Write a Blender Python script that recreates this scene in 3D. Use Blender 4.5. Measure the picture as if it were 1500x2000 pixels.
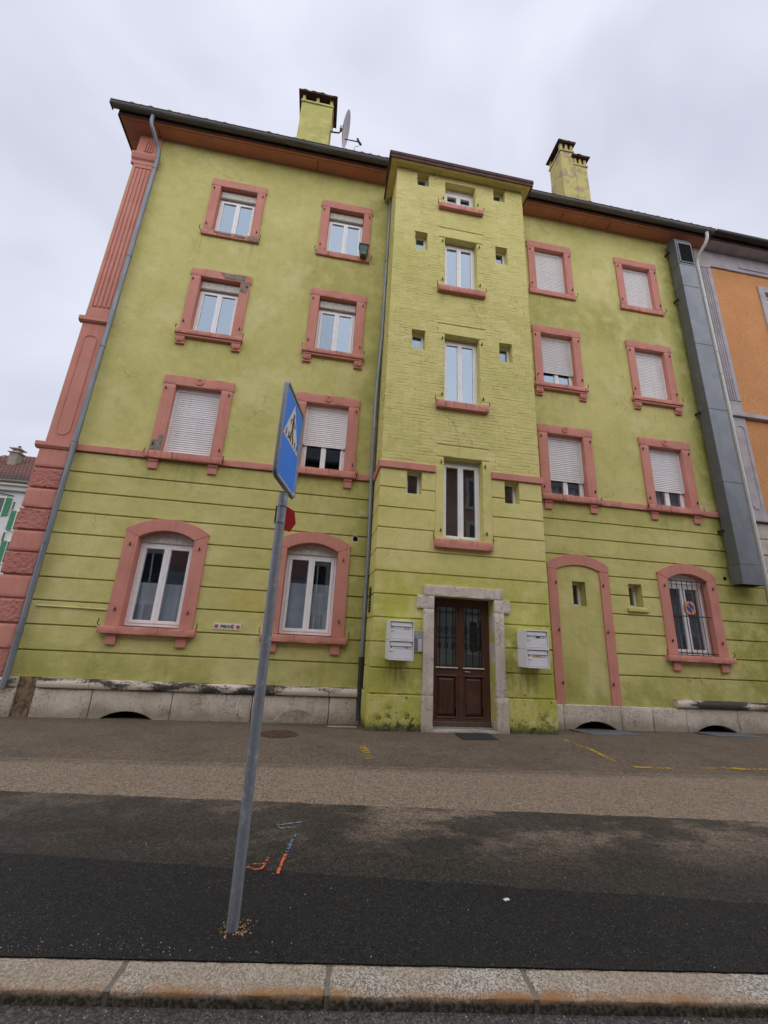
import bpy, bmesh, math, random
from mathutils import Vector, Matrix, noise as mnoise

# ---------------------------------------------------------------- clear
for o in list(bpy.data.objects): bpy.data.objects.remove(o)
scene = bpy.context.scene
COL = scene.collection
R = math.radians
rnd = random.Random(7)

# ---------------------------------------------------------------- camera
def cam_axes(yaw, pitch, roll):
    right = Vector((math.cos(yaw), -math.sin(yaw), 0))
    fwd = Vector((math.sin(yaw)*math.cos(pitch), math.cos(yaw)*math.cos(pitch), math.sin(pitch)))
    up = right.cross(fwd)
    return right*math.cos(roll)+up*math.sin(roll), -right*math.sin(roll)+up*math.cos(roll), fwd
cam_d = bpy.data.cameras.new('camera'); cam = bpy.data.objects.new('camera', cam_d); COL.objects.link(cam)
r_, u_, f_ = cam_axes(R(8.5016), R(17.1627), R(2.9137))
cam.matrix_world = Matrix(((r_.x, u_.x, -f_.x, 0), (r_.y, u_.y, -f_.y, -9.0), (r_.z, u_.z, -f_.z, 1.5), (0, 0, 0, 1)))
cam_d.sensor_fit = 'HORIZONTAL'; cam_d.sensor_width = 36.0
cam_d.lens = 822.61/1500*36.0
cam_d.clip_start = 0.05; cam_d.clip_end = 3000
scene.camera = cam
scene.render.resolution_x = 768; scene.render.resolution_y = 1024

# ---------------------------------------------------------------- world and sun
SUN_EL, SUN_AZ = 47.0, 8.0        # elevation; azimuth towards the viewer's right of the facade normal
world = bpy.data.worlds.new('World'); scene.world = world; world.use_nodes = True
wn = world.node_tree; wn.nodes.clear()
w_out = wn.nodes.new('ShaderNodeOutputWorld'); w_bg = wn.nodes.new('ShaderNodeBackground')
w_sky = wn.nodes.new('ShaderNodeTexSky'); w_sky.sky_type = 'NISHITA'; w_sky.sun_disc = False
w_sky.sun_elevation = R(SUN_EL); w_sky.sun_rotation = R(180-SUN_AZ)
w_sky.air_density = 1.0; w_sky.dust_density = 3.0
w_tc = wn.nodes.new('ShaderNodeTexCoord'); w_map = wn.nodes.new('ShaderNodeMapping')
w_map.inputs['Scale'].default_value = (1.0, 1.0, 1.6)
w_n = wn.nodes.new('ShaderNodeTexNoise'); w_n.inputs['Scale'].default_value = 2.1
w_n.inputs['Detail'].default_value = 3.0; w_n.inputs['Roughness'].default_value = 0.5; w_n.inputs['Distortion'].default_value = 0.7
w_r = wn.nodes.new('ShaderNodeValToRGB')
w_r.color_ramp.elements[0].position = 0.34; w_r.color_ramp.elements[0].color = (0.585, 0.608, 0.725, 1)
w_r.color_ramp.elements[1].position = 0.64; w_r.color_ramp.elements[1].color = (0.770, 0.785, 0.900, 1)
w_mul = wn.nodes.new('ShaderNodeVectorMath'); w_mul.operation = 'SCALE'; w_mul.inputs['Scale'].default_value = 6.85
w_mix = wn.nodes.new('ShaderNodeMix'); w_mix.data_type = 'RGBA'; w_mix.inputs['Factor'].default_value = 0.95
w_bg.inputs['Strength'].default_value = 0.10
L = wn.links.new
L(w_tc.outputs['Generated'], w_map.inputs['Vector']); L(w_map.outputs['Vector'], w_n.inputs['Vector'])
L(w_n.outputs['Fac'], w_r.inputs['Fac']); L(w_r.outputs['Color'], w_mul.inputs[0])
L(w_sky.outputs['Color'], w_mix.inputs['A']); L(w_mul.outputs['Vector'], w_mix.inputs['B'])
L(w_mix.outputs['Result'], w_bg.inputs['Color']); L(w_bg.outputs['Background'], w_out.inputs['Surface'])

sun_d = bpy.data.lights.new('sun', 'SUN'); sun = bpy.data.objects.new('sun', sun_d); COL.objects.link(sun)
sun_d.energy = 1.5; sun_d.angle = R(130); sun_d.color = (1.0, 0.975, 0.94)
sd = Vector((math.sin(R(SUN_AZ))*math.cos(R(SUN_EL)), -math.cos(R(SUN_AZ))*math.cos(R(SUN_EL)), math.sin(R(SUN_EL))))
sun.rotation_euler = sd.to_track_quat('Z', 'Y').to_euler(); sun.location = (6, -14, 22)

vs = scene.view_settings
vs.view_transform = 'Standard'; vs.look = 'None'; vs.exposure = 0.72; vs.gamma = 1.0; vs.use_curve_mapping = False

# ================================================================ materials
class NT:
    def __init__(s, name):
        s.m = bpy.data.materials.new(name); s.m.use_nodes = True
        s.t = s.m.node_tree; s.t.nodes.clear()
        s.out = s.n('ShaderNodeOutputMaterial'); s.b = s.n('ShaderNodeBsdfPrincipled')
        s.l(s.b.outputs[0], s.out.inputs['Surface'])
        g = s.n('ShaderNodeNewGeometry'); s.pos = g.outputs['Position']
        sp = s.n('ShaderNodeSeparateXYZ'); s.l(s.pos, sp.inputs[0])
        s.x, s.y, s.z = sp.outputs
    def n(s, k): return s.t.nodes.new(k)
    def l(s, a, b): s.t.links.new(a, b)
    def put(s, v, inp):
        if isinstance(v, bpy.types.NodeSocket): s.l(v, inp)
        elif isinstance(v, (tuple, list)) and len(v) == 3 and inp.type == 'RGBA': inp.default_value = (*v, 1)
        else: inp.default_value = v
    def math(s, op, a, b=0.0, clamp=False):
        n = s.n('ShaderNodeMath'); n.operation = op; n.use_clamp = clamp
        s.put(a, n.inputs[0]); s.put(b, n.inputs[1]); return n.outputs[0]
    def add(s, a, b): return s.math('ADD', a, b)
    def mul(s, a, b): return s.math('MULTIPLY', a, b)
    def sub(s, a, b): return s.math('SUBTRACT', a, b)
    def mx(s, a, b): return s.math('MAXIMUM', a, b)
    def step(s, v, a, b, lo=0.0, hi=1.0):
        n = s.n('ShaderNodeMapRange'); n.interpolation_type = 'SMOOTHSTEP'
        s.put(v, n.inputs['Value']); n.inputs['From Min'].default_value = a; n.inputs['From Max'].default_value = b
        n.inputs['To Min'].default_value = lo; n.inputs['To Max'].default_value = hi
        return n.outputs['Result']
    def vec(s, sx, sy, sz, off=(0, 0, 0)):
        n = s.n('ShaderNodeMapping'); s.l(s.pos, n.inputs['Vector'])
        n.inputs['Scale'].default_value = (sx, sy, sz); n.inputs['Location'].default_value = off
        return n.outputs['Vector']
    def noise(s, scale, detail=4, rough=0.55, vec=None, dist=0.0):
        n = s.n('ShaderNodeTexNoise'); s.l(vec if vec else s.pos, n.inputs['Vector'])
        n.inputs['Scale'].default_value = scale; n.inputs['Detail'].default_value = detail
        n.inputs['Roughness'].default_value = rough; n.inputs['Distortion'].default_value = dist
        return n.outputs['Fac']
    def voro(s, scale, out='Distance', feature='F1', vec=None):
        n = s.n('ShaderNodeTexVoronoi'); n.feature = feature; s.l(vec if vec else s.pos, n.inputs['Vector'])
        n.inputs['Scale'].default_value = scale; return n.outputs[out]
    def ramp(s, f, stops):
        n = s.n('ShaderNodeValToRGB'); s.put(f, n.inputs[0]); e = n.color_ramp.elements
        while len(e) < len(stops): e.new(0.5)
        for k, (p, c) in enumerate(stops): e[k].position = p; e[k].color = (*c, 1) if len(c) == 3 else c
        return n.outputs[0]
    def mix(s, f, a, b, mode='MIX'):
        n = s.n('ShaderNodeMix'); n.data_type = 'RGBA'; n.blend_type = mode
        s.put(f, n.inputs['Factor']); s.put(a, n.inputs['A']); s.put(b, n.inputs['B']); return n.outputs['Result']
    def box(s, x0, x1, z0, z1, sx=.1, sz=.1):
        a = s.mul(s.step(s.x, x0-sx, x0+sx), s.step(s.x, x1-sx, x1+sx, 1, 0))
        b = s.mul(s.step(s.z, z0-sz, z0+sz), s.step(s.z, z1-sz, z1+sz, 1, 0))
        return s.mul(a, b)
    def bump(s, h, strength=.3, dist=.01, prev=None):
        n = s.n('ShaderNodeBump'); s.put(h, n.inputs['Height']); n.inputs['Strength'].default_value = strength
        n.inputs['Distance'].default_value = dist
        if prev: s.l(prev, n.inputs['Normal'])
        s.l(n.outputs[0], s.b.inputs['Normal']); return n.outputs[0]
    def done(s, color, rough=.7, metal=0.0, spec=.5):
        s.put(color, s.b.inputs['Base Color']); s.put(rough, s.b.inputs['Roughness'])
        s.b.inputs['Metallic'].default_value = metal; s.b.inputs['Specular IOR Level'].default_value = spec
        return s.m

M = {}
GREEN = (.600, .548, .212); GREEN2 = (.515, .482, .165); MOSS = (.30, .295, .065); DIRT = (.075, .07, .035)

def green_paint(name, base, alt, kind):
    t = NT(name)
    big = t.noise(.55, 5, .6); mid = t.noise(3.2, 5, .6); fine = t.noise(38, 4, .6)
    streak = t.noise(1.0, 5, .6, vec=t.vec(7.0, 7.0, .55))
    c = t.mix(t.step(big, .34, .66), base, alt)
    c = t.mix(t.mul(t.step(mid, .42, .7), .35), c, tuple(v*1.13 for v in base))
    c = t.mix(t.mul(t.step(streak, .5, .82), .2), c, tuple(v*.74 for v in alt))
    blo = t.noise(1.5, 7, .72, dist=.5)
    c = t.mix(t.mul(t.step(blo, .48, .64), .38), c, tuple(v*k for v, k in zip(alt, (.80, .82, .66))))
    c = t.mix(t.mul(t.step(fine, .45, .75), .22), c, tuple(v*.74 for v in alt))
    # bare weathered flecks
    fl = t.noise(9, 6, .7, dist=.6)
    c = t.mix(t.mul(t.step(fl, .66, .71), .38), c, (.30, .26, .11))
    wv = t.n('ShaderNodeVectorMath'); wv.operation = 'MULTIPLY_ADD'; nz = t.n('ShaderNodeTexNoise'); nz.inputs['Scale'].default_value = 2.2; nz.inputs['Detail'].default_value = 6; t.l(t.pos, nz.inputs['Vector'])
    t.l(nz.outputs['Color'], wv.inputs[0]); wv.inputs[1].default_value = (.9, .9, .9); t.l(t.pos, wv.inputs[2])
    hair = t.voro(.85, 'Distance', 'DISTANCE_TO_EDGE', wv.outputs[0])
    c = t.mix(t.mul(t.mul(t.step(hair, .011, .003), t.step(t.noise(.7, 3, .6), .52, .62)), .36), c, (.16, .145, .06))
    wob = t.mul(t.sub(t.noise(1.7, 5, .65), .5), 1.5)
    blot = t.noise(2.6, 6, .68)
    if kind == 'main':
        # algae beside the stair tower, beside the duct and on the lowest band
        m1 = t.mul(t.step(t.add(t.x, wob), .15, 1.25), t.step(t.x, 1.3, 1.2, 0, 1))
        m1 = t.mul(t.step(t.add(t.x, wob), .1, 1.15), t.step(t.x, 1.3, 3.0, 1, 0))
        m2 = t.mul(t.step(t.add(t.x, t.mul(wob, .55)), 9.55, 10.15), t.step(t.x, 10.6, 11.2, 1, 0))
        m3 = t.box(9.75, 11.6, 1.4, 3.2, .3, .35)
        m4 = t.mul(t.step(t.add(t.z, t.mul(wob, .5)), 4.25, 5.0), t.step(t.z, 5.0, 5.02, 1, 0))
        m5 = t.step(t.add(t.z, wob), 13.3, 14.5)  # wall turns darker towards the eaves, in the moss tone
        m6 = t.step(t.add(t.z, t.mul(wob, .6)), 1.35, .6)
        m7 = t.box(5.0, 9.4, 9.9, 11.4, .6, .5)
        m8 = t.box(4.6, 5.4, .4, 14.3, .3, .3)
        m9 = t.box(-1.2, 1.2, 9.6, 11.3, .5, .5)
        mm = t.mx(t.mx(t.mul(m1, .75), t.mul(m2, .95)), t.mx(t.mul(m3, .75), t.mx(t.mul(m4, .45), t.mul(m5, .55))))
        mm = t.mx(mm, t.mx(t.mul(m6, .7), t.mx(t.mul(m7, .55), t.mx(t.mul(m8, .4), t.mul(m9, .5)))))
        mm = t.mul(mm, t.step(blot, .25, .62))
        c = t.mix(mm, c, MOSS)
        sk = t.noise(1.0, 5, .65, vec=t.vec(11, 11, .7)); run = None
        for cx_ in (-3.07, -.135, 5.965, 8.86):
            for (zt_, ln) in ((11.28, 1.1), (8.1, 1.0), (4.98, 1.3), (1.38, .8)):
                q = t.mul(t.mul(t.step(t.x, cx_-.95, cx_-.7), t.step(t.x, cx_+.7, cx_+.95, 1, 0)), t.mul(t.step(t.z, zt_-ln, zt_-.05), t.step(t.z, zt_, zt_+.02, 1, 0)))
                run = q if run is None else t.mx(run, q)
        c = t.mix(t.mul(t.mul(t.mul(run, t.step(sk, .44, .74)), t.step(t.noise(1.3, 4, .6), .35, .65)), .5), c, (.24, .22, .08))
        pale = t.mul(t.step(t.noise(.9, 4, .6, vec=t.vec(1, 1, 1, (7, 3, 2))), .52, .68), .5)
        c = t.mix(pale, c, tuple(v*k for v, k in zip(base, (1.16, 1.15, 1.45))))
        yl = t.mul(t.box(-1.75, -.85, 1.97, 2.35, .12, .1), t.step(blot, .3, .6))
        c = t.mix(t.mul(yl, .65), c, (.52, .40, .07))
    else:
        m1 = t.step(t.add(t.z, t.mul(wob, .5)), 3.4, 2.2)
        m1 = t.mul(m1, t.step(blot, .3, .6))
        c = t.mix(t.mul(m1, .85), c, (.43, .435, .07))
        # soot and moss at the foot, drips under the letter boxes
        sp = t.noise(11, 7, .72)
        foot = t.step(t.add(t.z, t.mul(t.sub(t.noise(2.3, 4, .6), .5), 1.1)), .42, .0)
        c = t.mix(t.mul(foot, t.step(sp, .48, .56)), c, (.045, .043, .02))
        foot2 = t.step(t.add(t.z, t.mul(t.sub(sp, .5), .35)), .2, .04)
        c = t.mix(t.mul(foot2, .85), c, (.035, .04, .018))
        spot = t.mul(t.step(t.noise(17, 3, .6), .64, .68), t.step(t.z, 1.1, .5))
        c = t.mix(spot, c, (.05, .05, .02))
        for (x0, x1) in ((1.33, 1.85), (3.75, 4.35)):
            d = t.mul(t.box(x0, x1, .72, 1.22, .12, .16), t.step(t.noise(1.0, 5, .65, vec=t.vec(16, 16, 1.6)), .38, .62))
            c = t.mix(t.mul(d, .45), c, (.13, .12, .04))
        d = t.mul(t.box(3.58, 3.95, .9, 1.75, .12, .2), t.step(blot, .35, .6))
        c = t.mix(t.mul(d, .5), c, (.13, .13, .03))
        yl = t.mul(t.box(1.1, 2.9, 2.3, 2.85, .25, .12), t.step(mid, .35, .62))
        c = t.mix(t.mul(yl, .55), c, (.44, .43, .045))
    n = t.bump(t.noise(6.5, 6, .66), .75, .02)
    t.bump(t.noise(55, 4, .65), .45, .006, n)
    return t.done(c, .78, spec=.3)
M['green'] = green_paint('green facade paint', GREEN, GREEN2, 'main')
M['green_tower'] = green_paint('stair tower paint', (.690, .622, .252), (.620, .568, .200), 'tower')

def pink_paint(name, base, amount=.5, bump=.25, bs=30):
    t = NT(name)
    big = t.noise(1.4, 5, .6); streak = t.noise(1.0, 5, .6, vec=t.vec(14, 14, 1.1)); fine = t.noise(28, 5, .65)
    c = t.mix(t.step(big, .3, .7), base, tuple(v*k for v, k in zip(base, (.86, .84, .84))))
    c = t.mix(t.mul(t.step(streak, .5, .75), amount), c, tuple(v*k for v, k in zip(base, (.62, .58, .58))))
    c = t.mix(t.mul(t.step(fine, .52, .75), .3), c, tuple(v*.72 for v in base))
    c = t.mix(t.mul(t.step(t.noise(2.3, 6, .7, dist=.4), .48, .66), .4), c, (.47, .27, .215))
    chip = t.noise(24, 5, .7)
    c = t.mix(t.mul(t.step(chip, .66, .69), .75), c, (.16, .085, .065))
    c = t.mix(t.mul(t.step(t.noise(3.1, 6, .7), .55, .68), .35), c, tuple(v*k for v, k in zip(base, (.72, .66, .62))))
    t.bump(t.noise(bs, 5, .65), bump, .008)
    return t.done(c, .72, spec=.3)
PINK = (.62, .262, .205)
M['pink'] = pink_paint('salmon pink paint', PINK)
def sill_mat():
    t = NT('salmon pink sill with drips')
    big = t.noise(1.4, 5, .6); drip = t.noise(1.0, 6, .7, vec=t.vec(22, 22, 1.4)); fine = t.noise(28, 5, .65)
    c = t.mix(t.step(big, .3, .7), PINK, tuple(v*.86 for v in PINK))
    c = t.mix(t.mul(t.step(fine, .52, .75), .35), c, tuple(v*.68 for v in PINK))
    c = t.mix(t.mul(t.step(drip, .53, .66), .7), c, (.17, .075, .06))
    c = t.mix(t.mul(t.step(drip, .62, .70), .75), c, (.04, .03, .028))
    t.bump(fine, .3, .008); return t.done(c, .75, spec=.3)
M['pink_sill'] = sill_mat()
M['pink_rough'] = pink_paint('salmon pink hewn block', (.50, .195, .16), .3, .9, 14)
M['pink_soffit'] = pink_paint('salmon pink soffit', (.60, .245, .165), .5, .2, 20)

def stone(name, base, dark=.5, pits=(.56, .62), ps=26):
    t = NT(name)
    big = t.noise(1.3, 6, .65); pit = t.noise(ps, 6, .7); fine = t.noise(70, 4, .6)
    c = t.mix(t.step(big, .35, .65), base, tuple(v*k for v, k in zip(base, (.78, .76, .72))))
    c = t.mix(t.mul(t.step(pit, pits[0], pits[1]), .8), c, (.10, .085, .065))
    c = t.mix(t.mul(t.step(fine, .5, .8), .3), c, tuple(v*.7 for v in base))
    wob = t.mul(t.sub(t.noise(2.2, 5, .65), .5), .4)
    low = t.step(t.add(t.z, wob), .26, .0)
    c = t.mix(t.mul(low, dark), c, (.135, .11, .075))
    run = t.noise(1.0, 5, .6, vec=t.vec(9, 9, 1.2))
    c = t.mix(t.mul(t.step(run, .5, .72), .28), c, (.24, .20, .15))
    wv = t.n('ShaderNodeVectorMath'); wv.operation = 'MULTIPLY_ADD'; nz = t.n('ShaderNodeTexNoise'); nz.inputs['Scale'].default_value = 5; nz.inputs['Detail'].default_value = 5; t.l(t.pos, nz.inputs['Vector'])
    t.l(nz.outputs['Color'], wv.inputs[0]); wv.inputs[1].default_value = (.35, .35, .35); t.l(t.pos, wv.inputs[2])
    ck = t.voro(7.5, 'Distance', 'DISTANCE_TO_EDGE', wv.outputs[0])
    c = t.mix(t.mul(t.mul(t.step(ck, .035, .008), t.step(t.noise(1.9, 4, .6), .42, .58)), .7), c, (.09, .075, .06))
    n = t.bump(t.noise(9, 5, .65), .5, .02)
    n = t.bump(t.step(ck, .0, .03), .4, .006, n)
    t.bump(pit, .5, .006, n)
    return t.done(c, .8, spec=.3)
M['stone'] = stone('pale limestone', (.66, .58, .49), .55, (.60, .66), 17)
M['stone_door'] = stone('door surround limestone', (.70, .625, .55), .2, (.63, .68), 14)

t = NT('plinth moulding')
w = t.noise(1.0, 5, .6, vec=t.vec(.9, 3, 3)); pit = t.noise(30, 6, .7)
c = t.mix(t.step(t.add(w, t.mul(t.sub(pit, .5), .25)), .46, .56), (.60, .52, .43), (.055, .048, .042))
c = t.mix(t.mul(t.step(pit, .6, .66), .6), c, (.10, .085, .07))
t.bump(t.noise(16, 5, .65), .5, .01); M['mould'] = t.done(c, .8, spec=.3)

def simple(name, col, rough=.5, metal=0, spec=.5, var=.15, scale=8, bump=0.0, bscale=40):
    t = NT(name)
    a = t.noise(scale, 5, .6)
    c = t.mix(t.step(a, .3, .7), tuple(v*(1-var) for v in col), tuple(min(1, v*(1+var)) for v in col))
    if bump: t.bump(t.noise(bscale, 4, .6), bump, .004)
    return t.done(c, rough, metal, spec)
M['pvc'] = simple('white window frame', (.84, .835, .84), .38, var=.04)
M['white_box'] = simple('white coated steel', (.72, .725, .745), .42, var=.03)
M['frame_old'] = simple('dusty off white frame', (.55, .52, .47), .6, var=.18, scale=14)
M['shutter'] = simple('off white shutter', (.80, .785, .80), .5, var=.06, scale=3)
t = NT('weathered shutter'); oi = t.n('ShaderNodeObjectInfo'); a = t.noise(1.0, 5, .6, vec=t.vec(9, 9, .8)); b = t.noise(4, 4, .6)
c = t.mix(oi.outputs['Random'], (.82, .80, .80), (.70, .69, .71)); c = t.mix(t.mul(t.step(a, .45, .75), .35), c, (.55, .52, .48)); c = t.mix(t.mul(t.step(b, .5, .7), .2), c, (.60, .56, .50))
M['shutter'] = t.done(c, .55, spec=.3)
M['shutter_box'] = simple('grey shutter box', (.40, .37, .34), .6, var=.16)
M['iron'] = simple('black iron', (.018, .017, .017), .5, .0, .5, .3)
M['rust'] = simple('rusty iron', (.055, .03, .022), .8, 0, .3, .4, 30)
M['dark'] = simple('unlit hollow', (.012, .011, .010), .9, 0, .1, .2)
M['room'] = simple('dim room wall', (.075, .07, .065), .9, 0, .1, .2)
M['brown_trim'] = simple('brown fascia sheet', (.085, .045, .038), .8, .0, .2, .25, 6)
M['cement'] = simple('bare grey cement', (.24, .215, .18), .9, 0, .2, .25, 14, .5)
M['vent_mortar'] = simple('brownish mortar', (.33, .275, .21), .9, 0, .2, .3, 9, .5)
M['rubble'] = simple('earthy rubble', (.19, .135, .085), .95, 0, .1, .45, 16, .8)
M['plaster'] = simple('broken white plaster', (.58, .55, .50), .9, 0, .2, .2, 20, .4)
M['curtain'] = simple('grey mirrored street', (.42, .46, .50), .9, 0, .1, .1, 3)  # grey of the reflection in the lower panes, put into a colour
M['curtain_dim'] = simple('dim grey curtain', (.15, .15, .155), .9, 0, .1, .25, 5)
M['curtain_white'] = simple('white lace curtain', (.62, .63, .66), .9, 0, .1, .12, 9)
M['green_plastic'] = simple('dark green plastic', (.02, .075, .055), .45, var=.2)
M['rubber'] = simple('black rubber mat', (.018, .018, .019), .75, var=.25, scale=40, bump=.6, bscale=70)
M['steel_plate'] = simple('grey steel plate', (.125, .145, .165), .5, .35, .5, .2, 10, .2)
M['cast_iron'] = simple('rusty cast iron', (.085, .05, .036), .75, .2, .4, .35, 25, .3)
M['pipe_black'] = simple('black cast pipe', (.022, .023, .025), .5, .1, .5, .3)
M['white_pipe'] = simple('white painted pipe', (.60, .59, .585), .4, var=.05)
M['red'] = simple('red enamel plate', (.44, .012, .016), .35, var=.08)
M['orange_butt'] = simple('orange filter paper', (.62, .27, .06), .8, var=.1)
M['pale_chip'] = simple('pale stone chip', (.48, .44, .38), .8, var=.15)
M['litter'] = simple('off white paper', (.60, .57, .52), .9, var=.15)
M['sign_blue'] = simple('blue reflective sheet', (.010, .24, .95), .45, var=.06, scale=3)
M['sign_white'] = simple('white reflective sheet', (.72, .73, .74), .3, var=.03)
M['sign_black'] = simple('black print', (.012, .012, .014), .4, var=.1)
M['sign_yellow'] = simple('yellow sticker', (.70, .42, .05), .5, var=.05)
M['sign_orange'] = simple('faded orange ring', (.72, .34, .17), .5, var=.08, scale=20)
M['no_blue'] = simple('faded blue field', (.02, .08, .42), .45, var=.12, scale=20)
M['sign_pink'] = simple('faded red disc', (.52, .13, .15), .5, var=.1)
M['plate_cream'] = simple('cream plate', (.70, .63, .52), .5, var=.04)
M['grey_plastic'] = simple('grey aluminium panel', (.36, .365, .38), .4, .3, .5, .06)
M['dish'] = simple('pale grey dish', (.42, .39, .41), .5, .1, .5, .08)

t = NT('dark zinc gutter')
a = t.noise(1.0, 5, .6, vec=t.vec(1.2, 12, 12)); b = t.noise(18, 5, .6)
c = t.mix(t.step(a, .35, .7), (.15, .145, .138), (.085, .08, .075)); c = t.mix(t.mul(t.step(b, .5, .7), .4), c, (.20, .185, .165))
M['gutter'] = t.done(c, .55, .25)
t = NT('grey painted pipe')
a = t.noise(1.0, 5, .6, vec=t.vec(20, 20, 1.5)); b = t.noise(35, 5, .6)
c = t.mix(t.step(a, .35, .65), (.25, .28, .315), (.17, .195, .225)); c = t.mix(t.mul(t.step(b, .62, .7), .5), c, (.32, .33, .34))
M['pipe'] = t.done(c, .5, .35)
t = NT('galvanised post')
a = t.voro(38, 'Color'); b = t.noise(1.0, 6, .65, vec=t.vec(60, 60, 3.0)); d = t.noise(14, 5, .65)
c = t.mix(t.mul(a, .6), (.23, .255, .29), (.34, .36, .385))
c = t.mix(t.mul(t.step(b, .48, .7), .55), c, (.15, .17, .195)); c = t.mix(t.mul(t.step(d, .56, .68), .6), c, (.48, .49, .50))
t.bump(b, .15, .003); M['galv'] = t.done(c, .5, .25)
t = NT('galvanised duct sheet')
a = t.voro(16, 'Color'); b = t.noise(1.0, 5, .6, vec=t.vec(9, 9, .8)); d = t.noise(1.6, 4, .6)
c = t.mix(t.mul(a, .25), (.135, .152, .175), (.19, .205, .23))
c = t.mix(t.mul(t.step(b, .45, .75), .4), c, (.10, .115, .138)); c = t.mix(t.mul(t.step(d, .45, .65), .25), c, (.25, .265, .285))
n = t.bump(t.noise(2.2, 3, .5), .3, .03); M['duct'] = t.done(c, .45, .45)

def wood(name, col):
    t = NT(name)
    g = t.noise(1.0, 6, .65, vec=t.vec(38, 38, 2.2), dist=.4); big = t.noise(2.2, 4, .6)
    c = t.mix(t.step(g, .3, .7), col, tuple(v*.55 for v in col))
    c = t.mix(t.mul(t.step(big, .5, .7), .35), c, tuple(v*1.7 for v in col))
    worn = t.mul(t.step(t.add(t.z, t.mul(t.sub(g, .5), .5)), .34, .08), t.step(g, .42, .6))
    c = t.mix(t.mul(worn, .7), c, (.17, .13, .115))
    t.bump(g, .3, .004)
    return t.done(c, .45, spec=.45)
M['wood'] = wood('dark brown door wood', (.105, .045, .027))
M['wood_panel'] = wood('door panel wood', (.085, .037, .024))

def glass(name, tint, fac, rough=.015):
    m = bpy.data.materials.new(name); m.use_nodes = True; nt = m.node_tree; nt.nodes.clear()
    o = nt.nodes.new('ShaderNodeOutputMaterial'); mixn = nt.nodes.new('ShaderNodeMixShader')
    tr = nt.nodes.new('ShaderNodeBsdfTransparent'); gl = nt.nodes.new('ShaderNodeBsdfGlossy')
    fr = nt.nodes.new('ShaderNodeFresnel'); fr.inputs['IOR'].default_value = fac
    tr.inputs['Color'].default_value = (*tint, 1); gl.inputs['Color'].default_value = (.68, .83, 1.0, 1); gl.inputs['Roughness'].default_value = rough
    nz = nt.nodes.new('ShaderNodeTexNoise'); nz.inputs['Scale'].default_value = 1.3; nz.inputs['Detail'].default_value = 1
    ge = nt.nodes.new('ShaderNodeNewGeometry'); bp = nt.nodes.new('ShaderNodeBump'); bp.inputs['Strength'].default_value = .05; bp.inputs['Distance'].default_value = .03
    nt.links.new(ge.outputs['Position'], nz.inputs['Vector']); nt.links.new(nz.outputs['Fac'], bp.inputs['Height']); nt.links.new(bp.outputs[0], gl.inputs['Normal'])
    bf = nt.nodes.new('ShaderNodeMath'); bf.operation = 'SUBTRACT'; bf.inputs[0].default_value = 1.0; nt.links.new(ge.outputs['Backfacing'], bf.inputs[1])
    mu = nt.nodes.new('ShaderNodeMath'); mu.operation = 'MULTIPLY'; nt.links.new(fr.outputs[0], mu.inputs[0]); nt.links.new(bf.outputs[0], mu.inputs[1])
    nt.links.new(mu.outputs[0], mixn.inputs[0]); nt.links.new(tr.outputs[0], mixn.inputs[1]); nt.links.new(gl.outputs[0], mixn.inputs[2])
    nt.links.new(mixn.outputs[0], o.inputs[0]); return m
M['glass'] = glass('coated window glass', (.80, .83, .85), 3.4)
M['glass_low'] = glass('plain window glass', (.93, .94, .95), 2.9)

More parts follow.
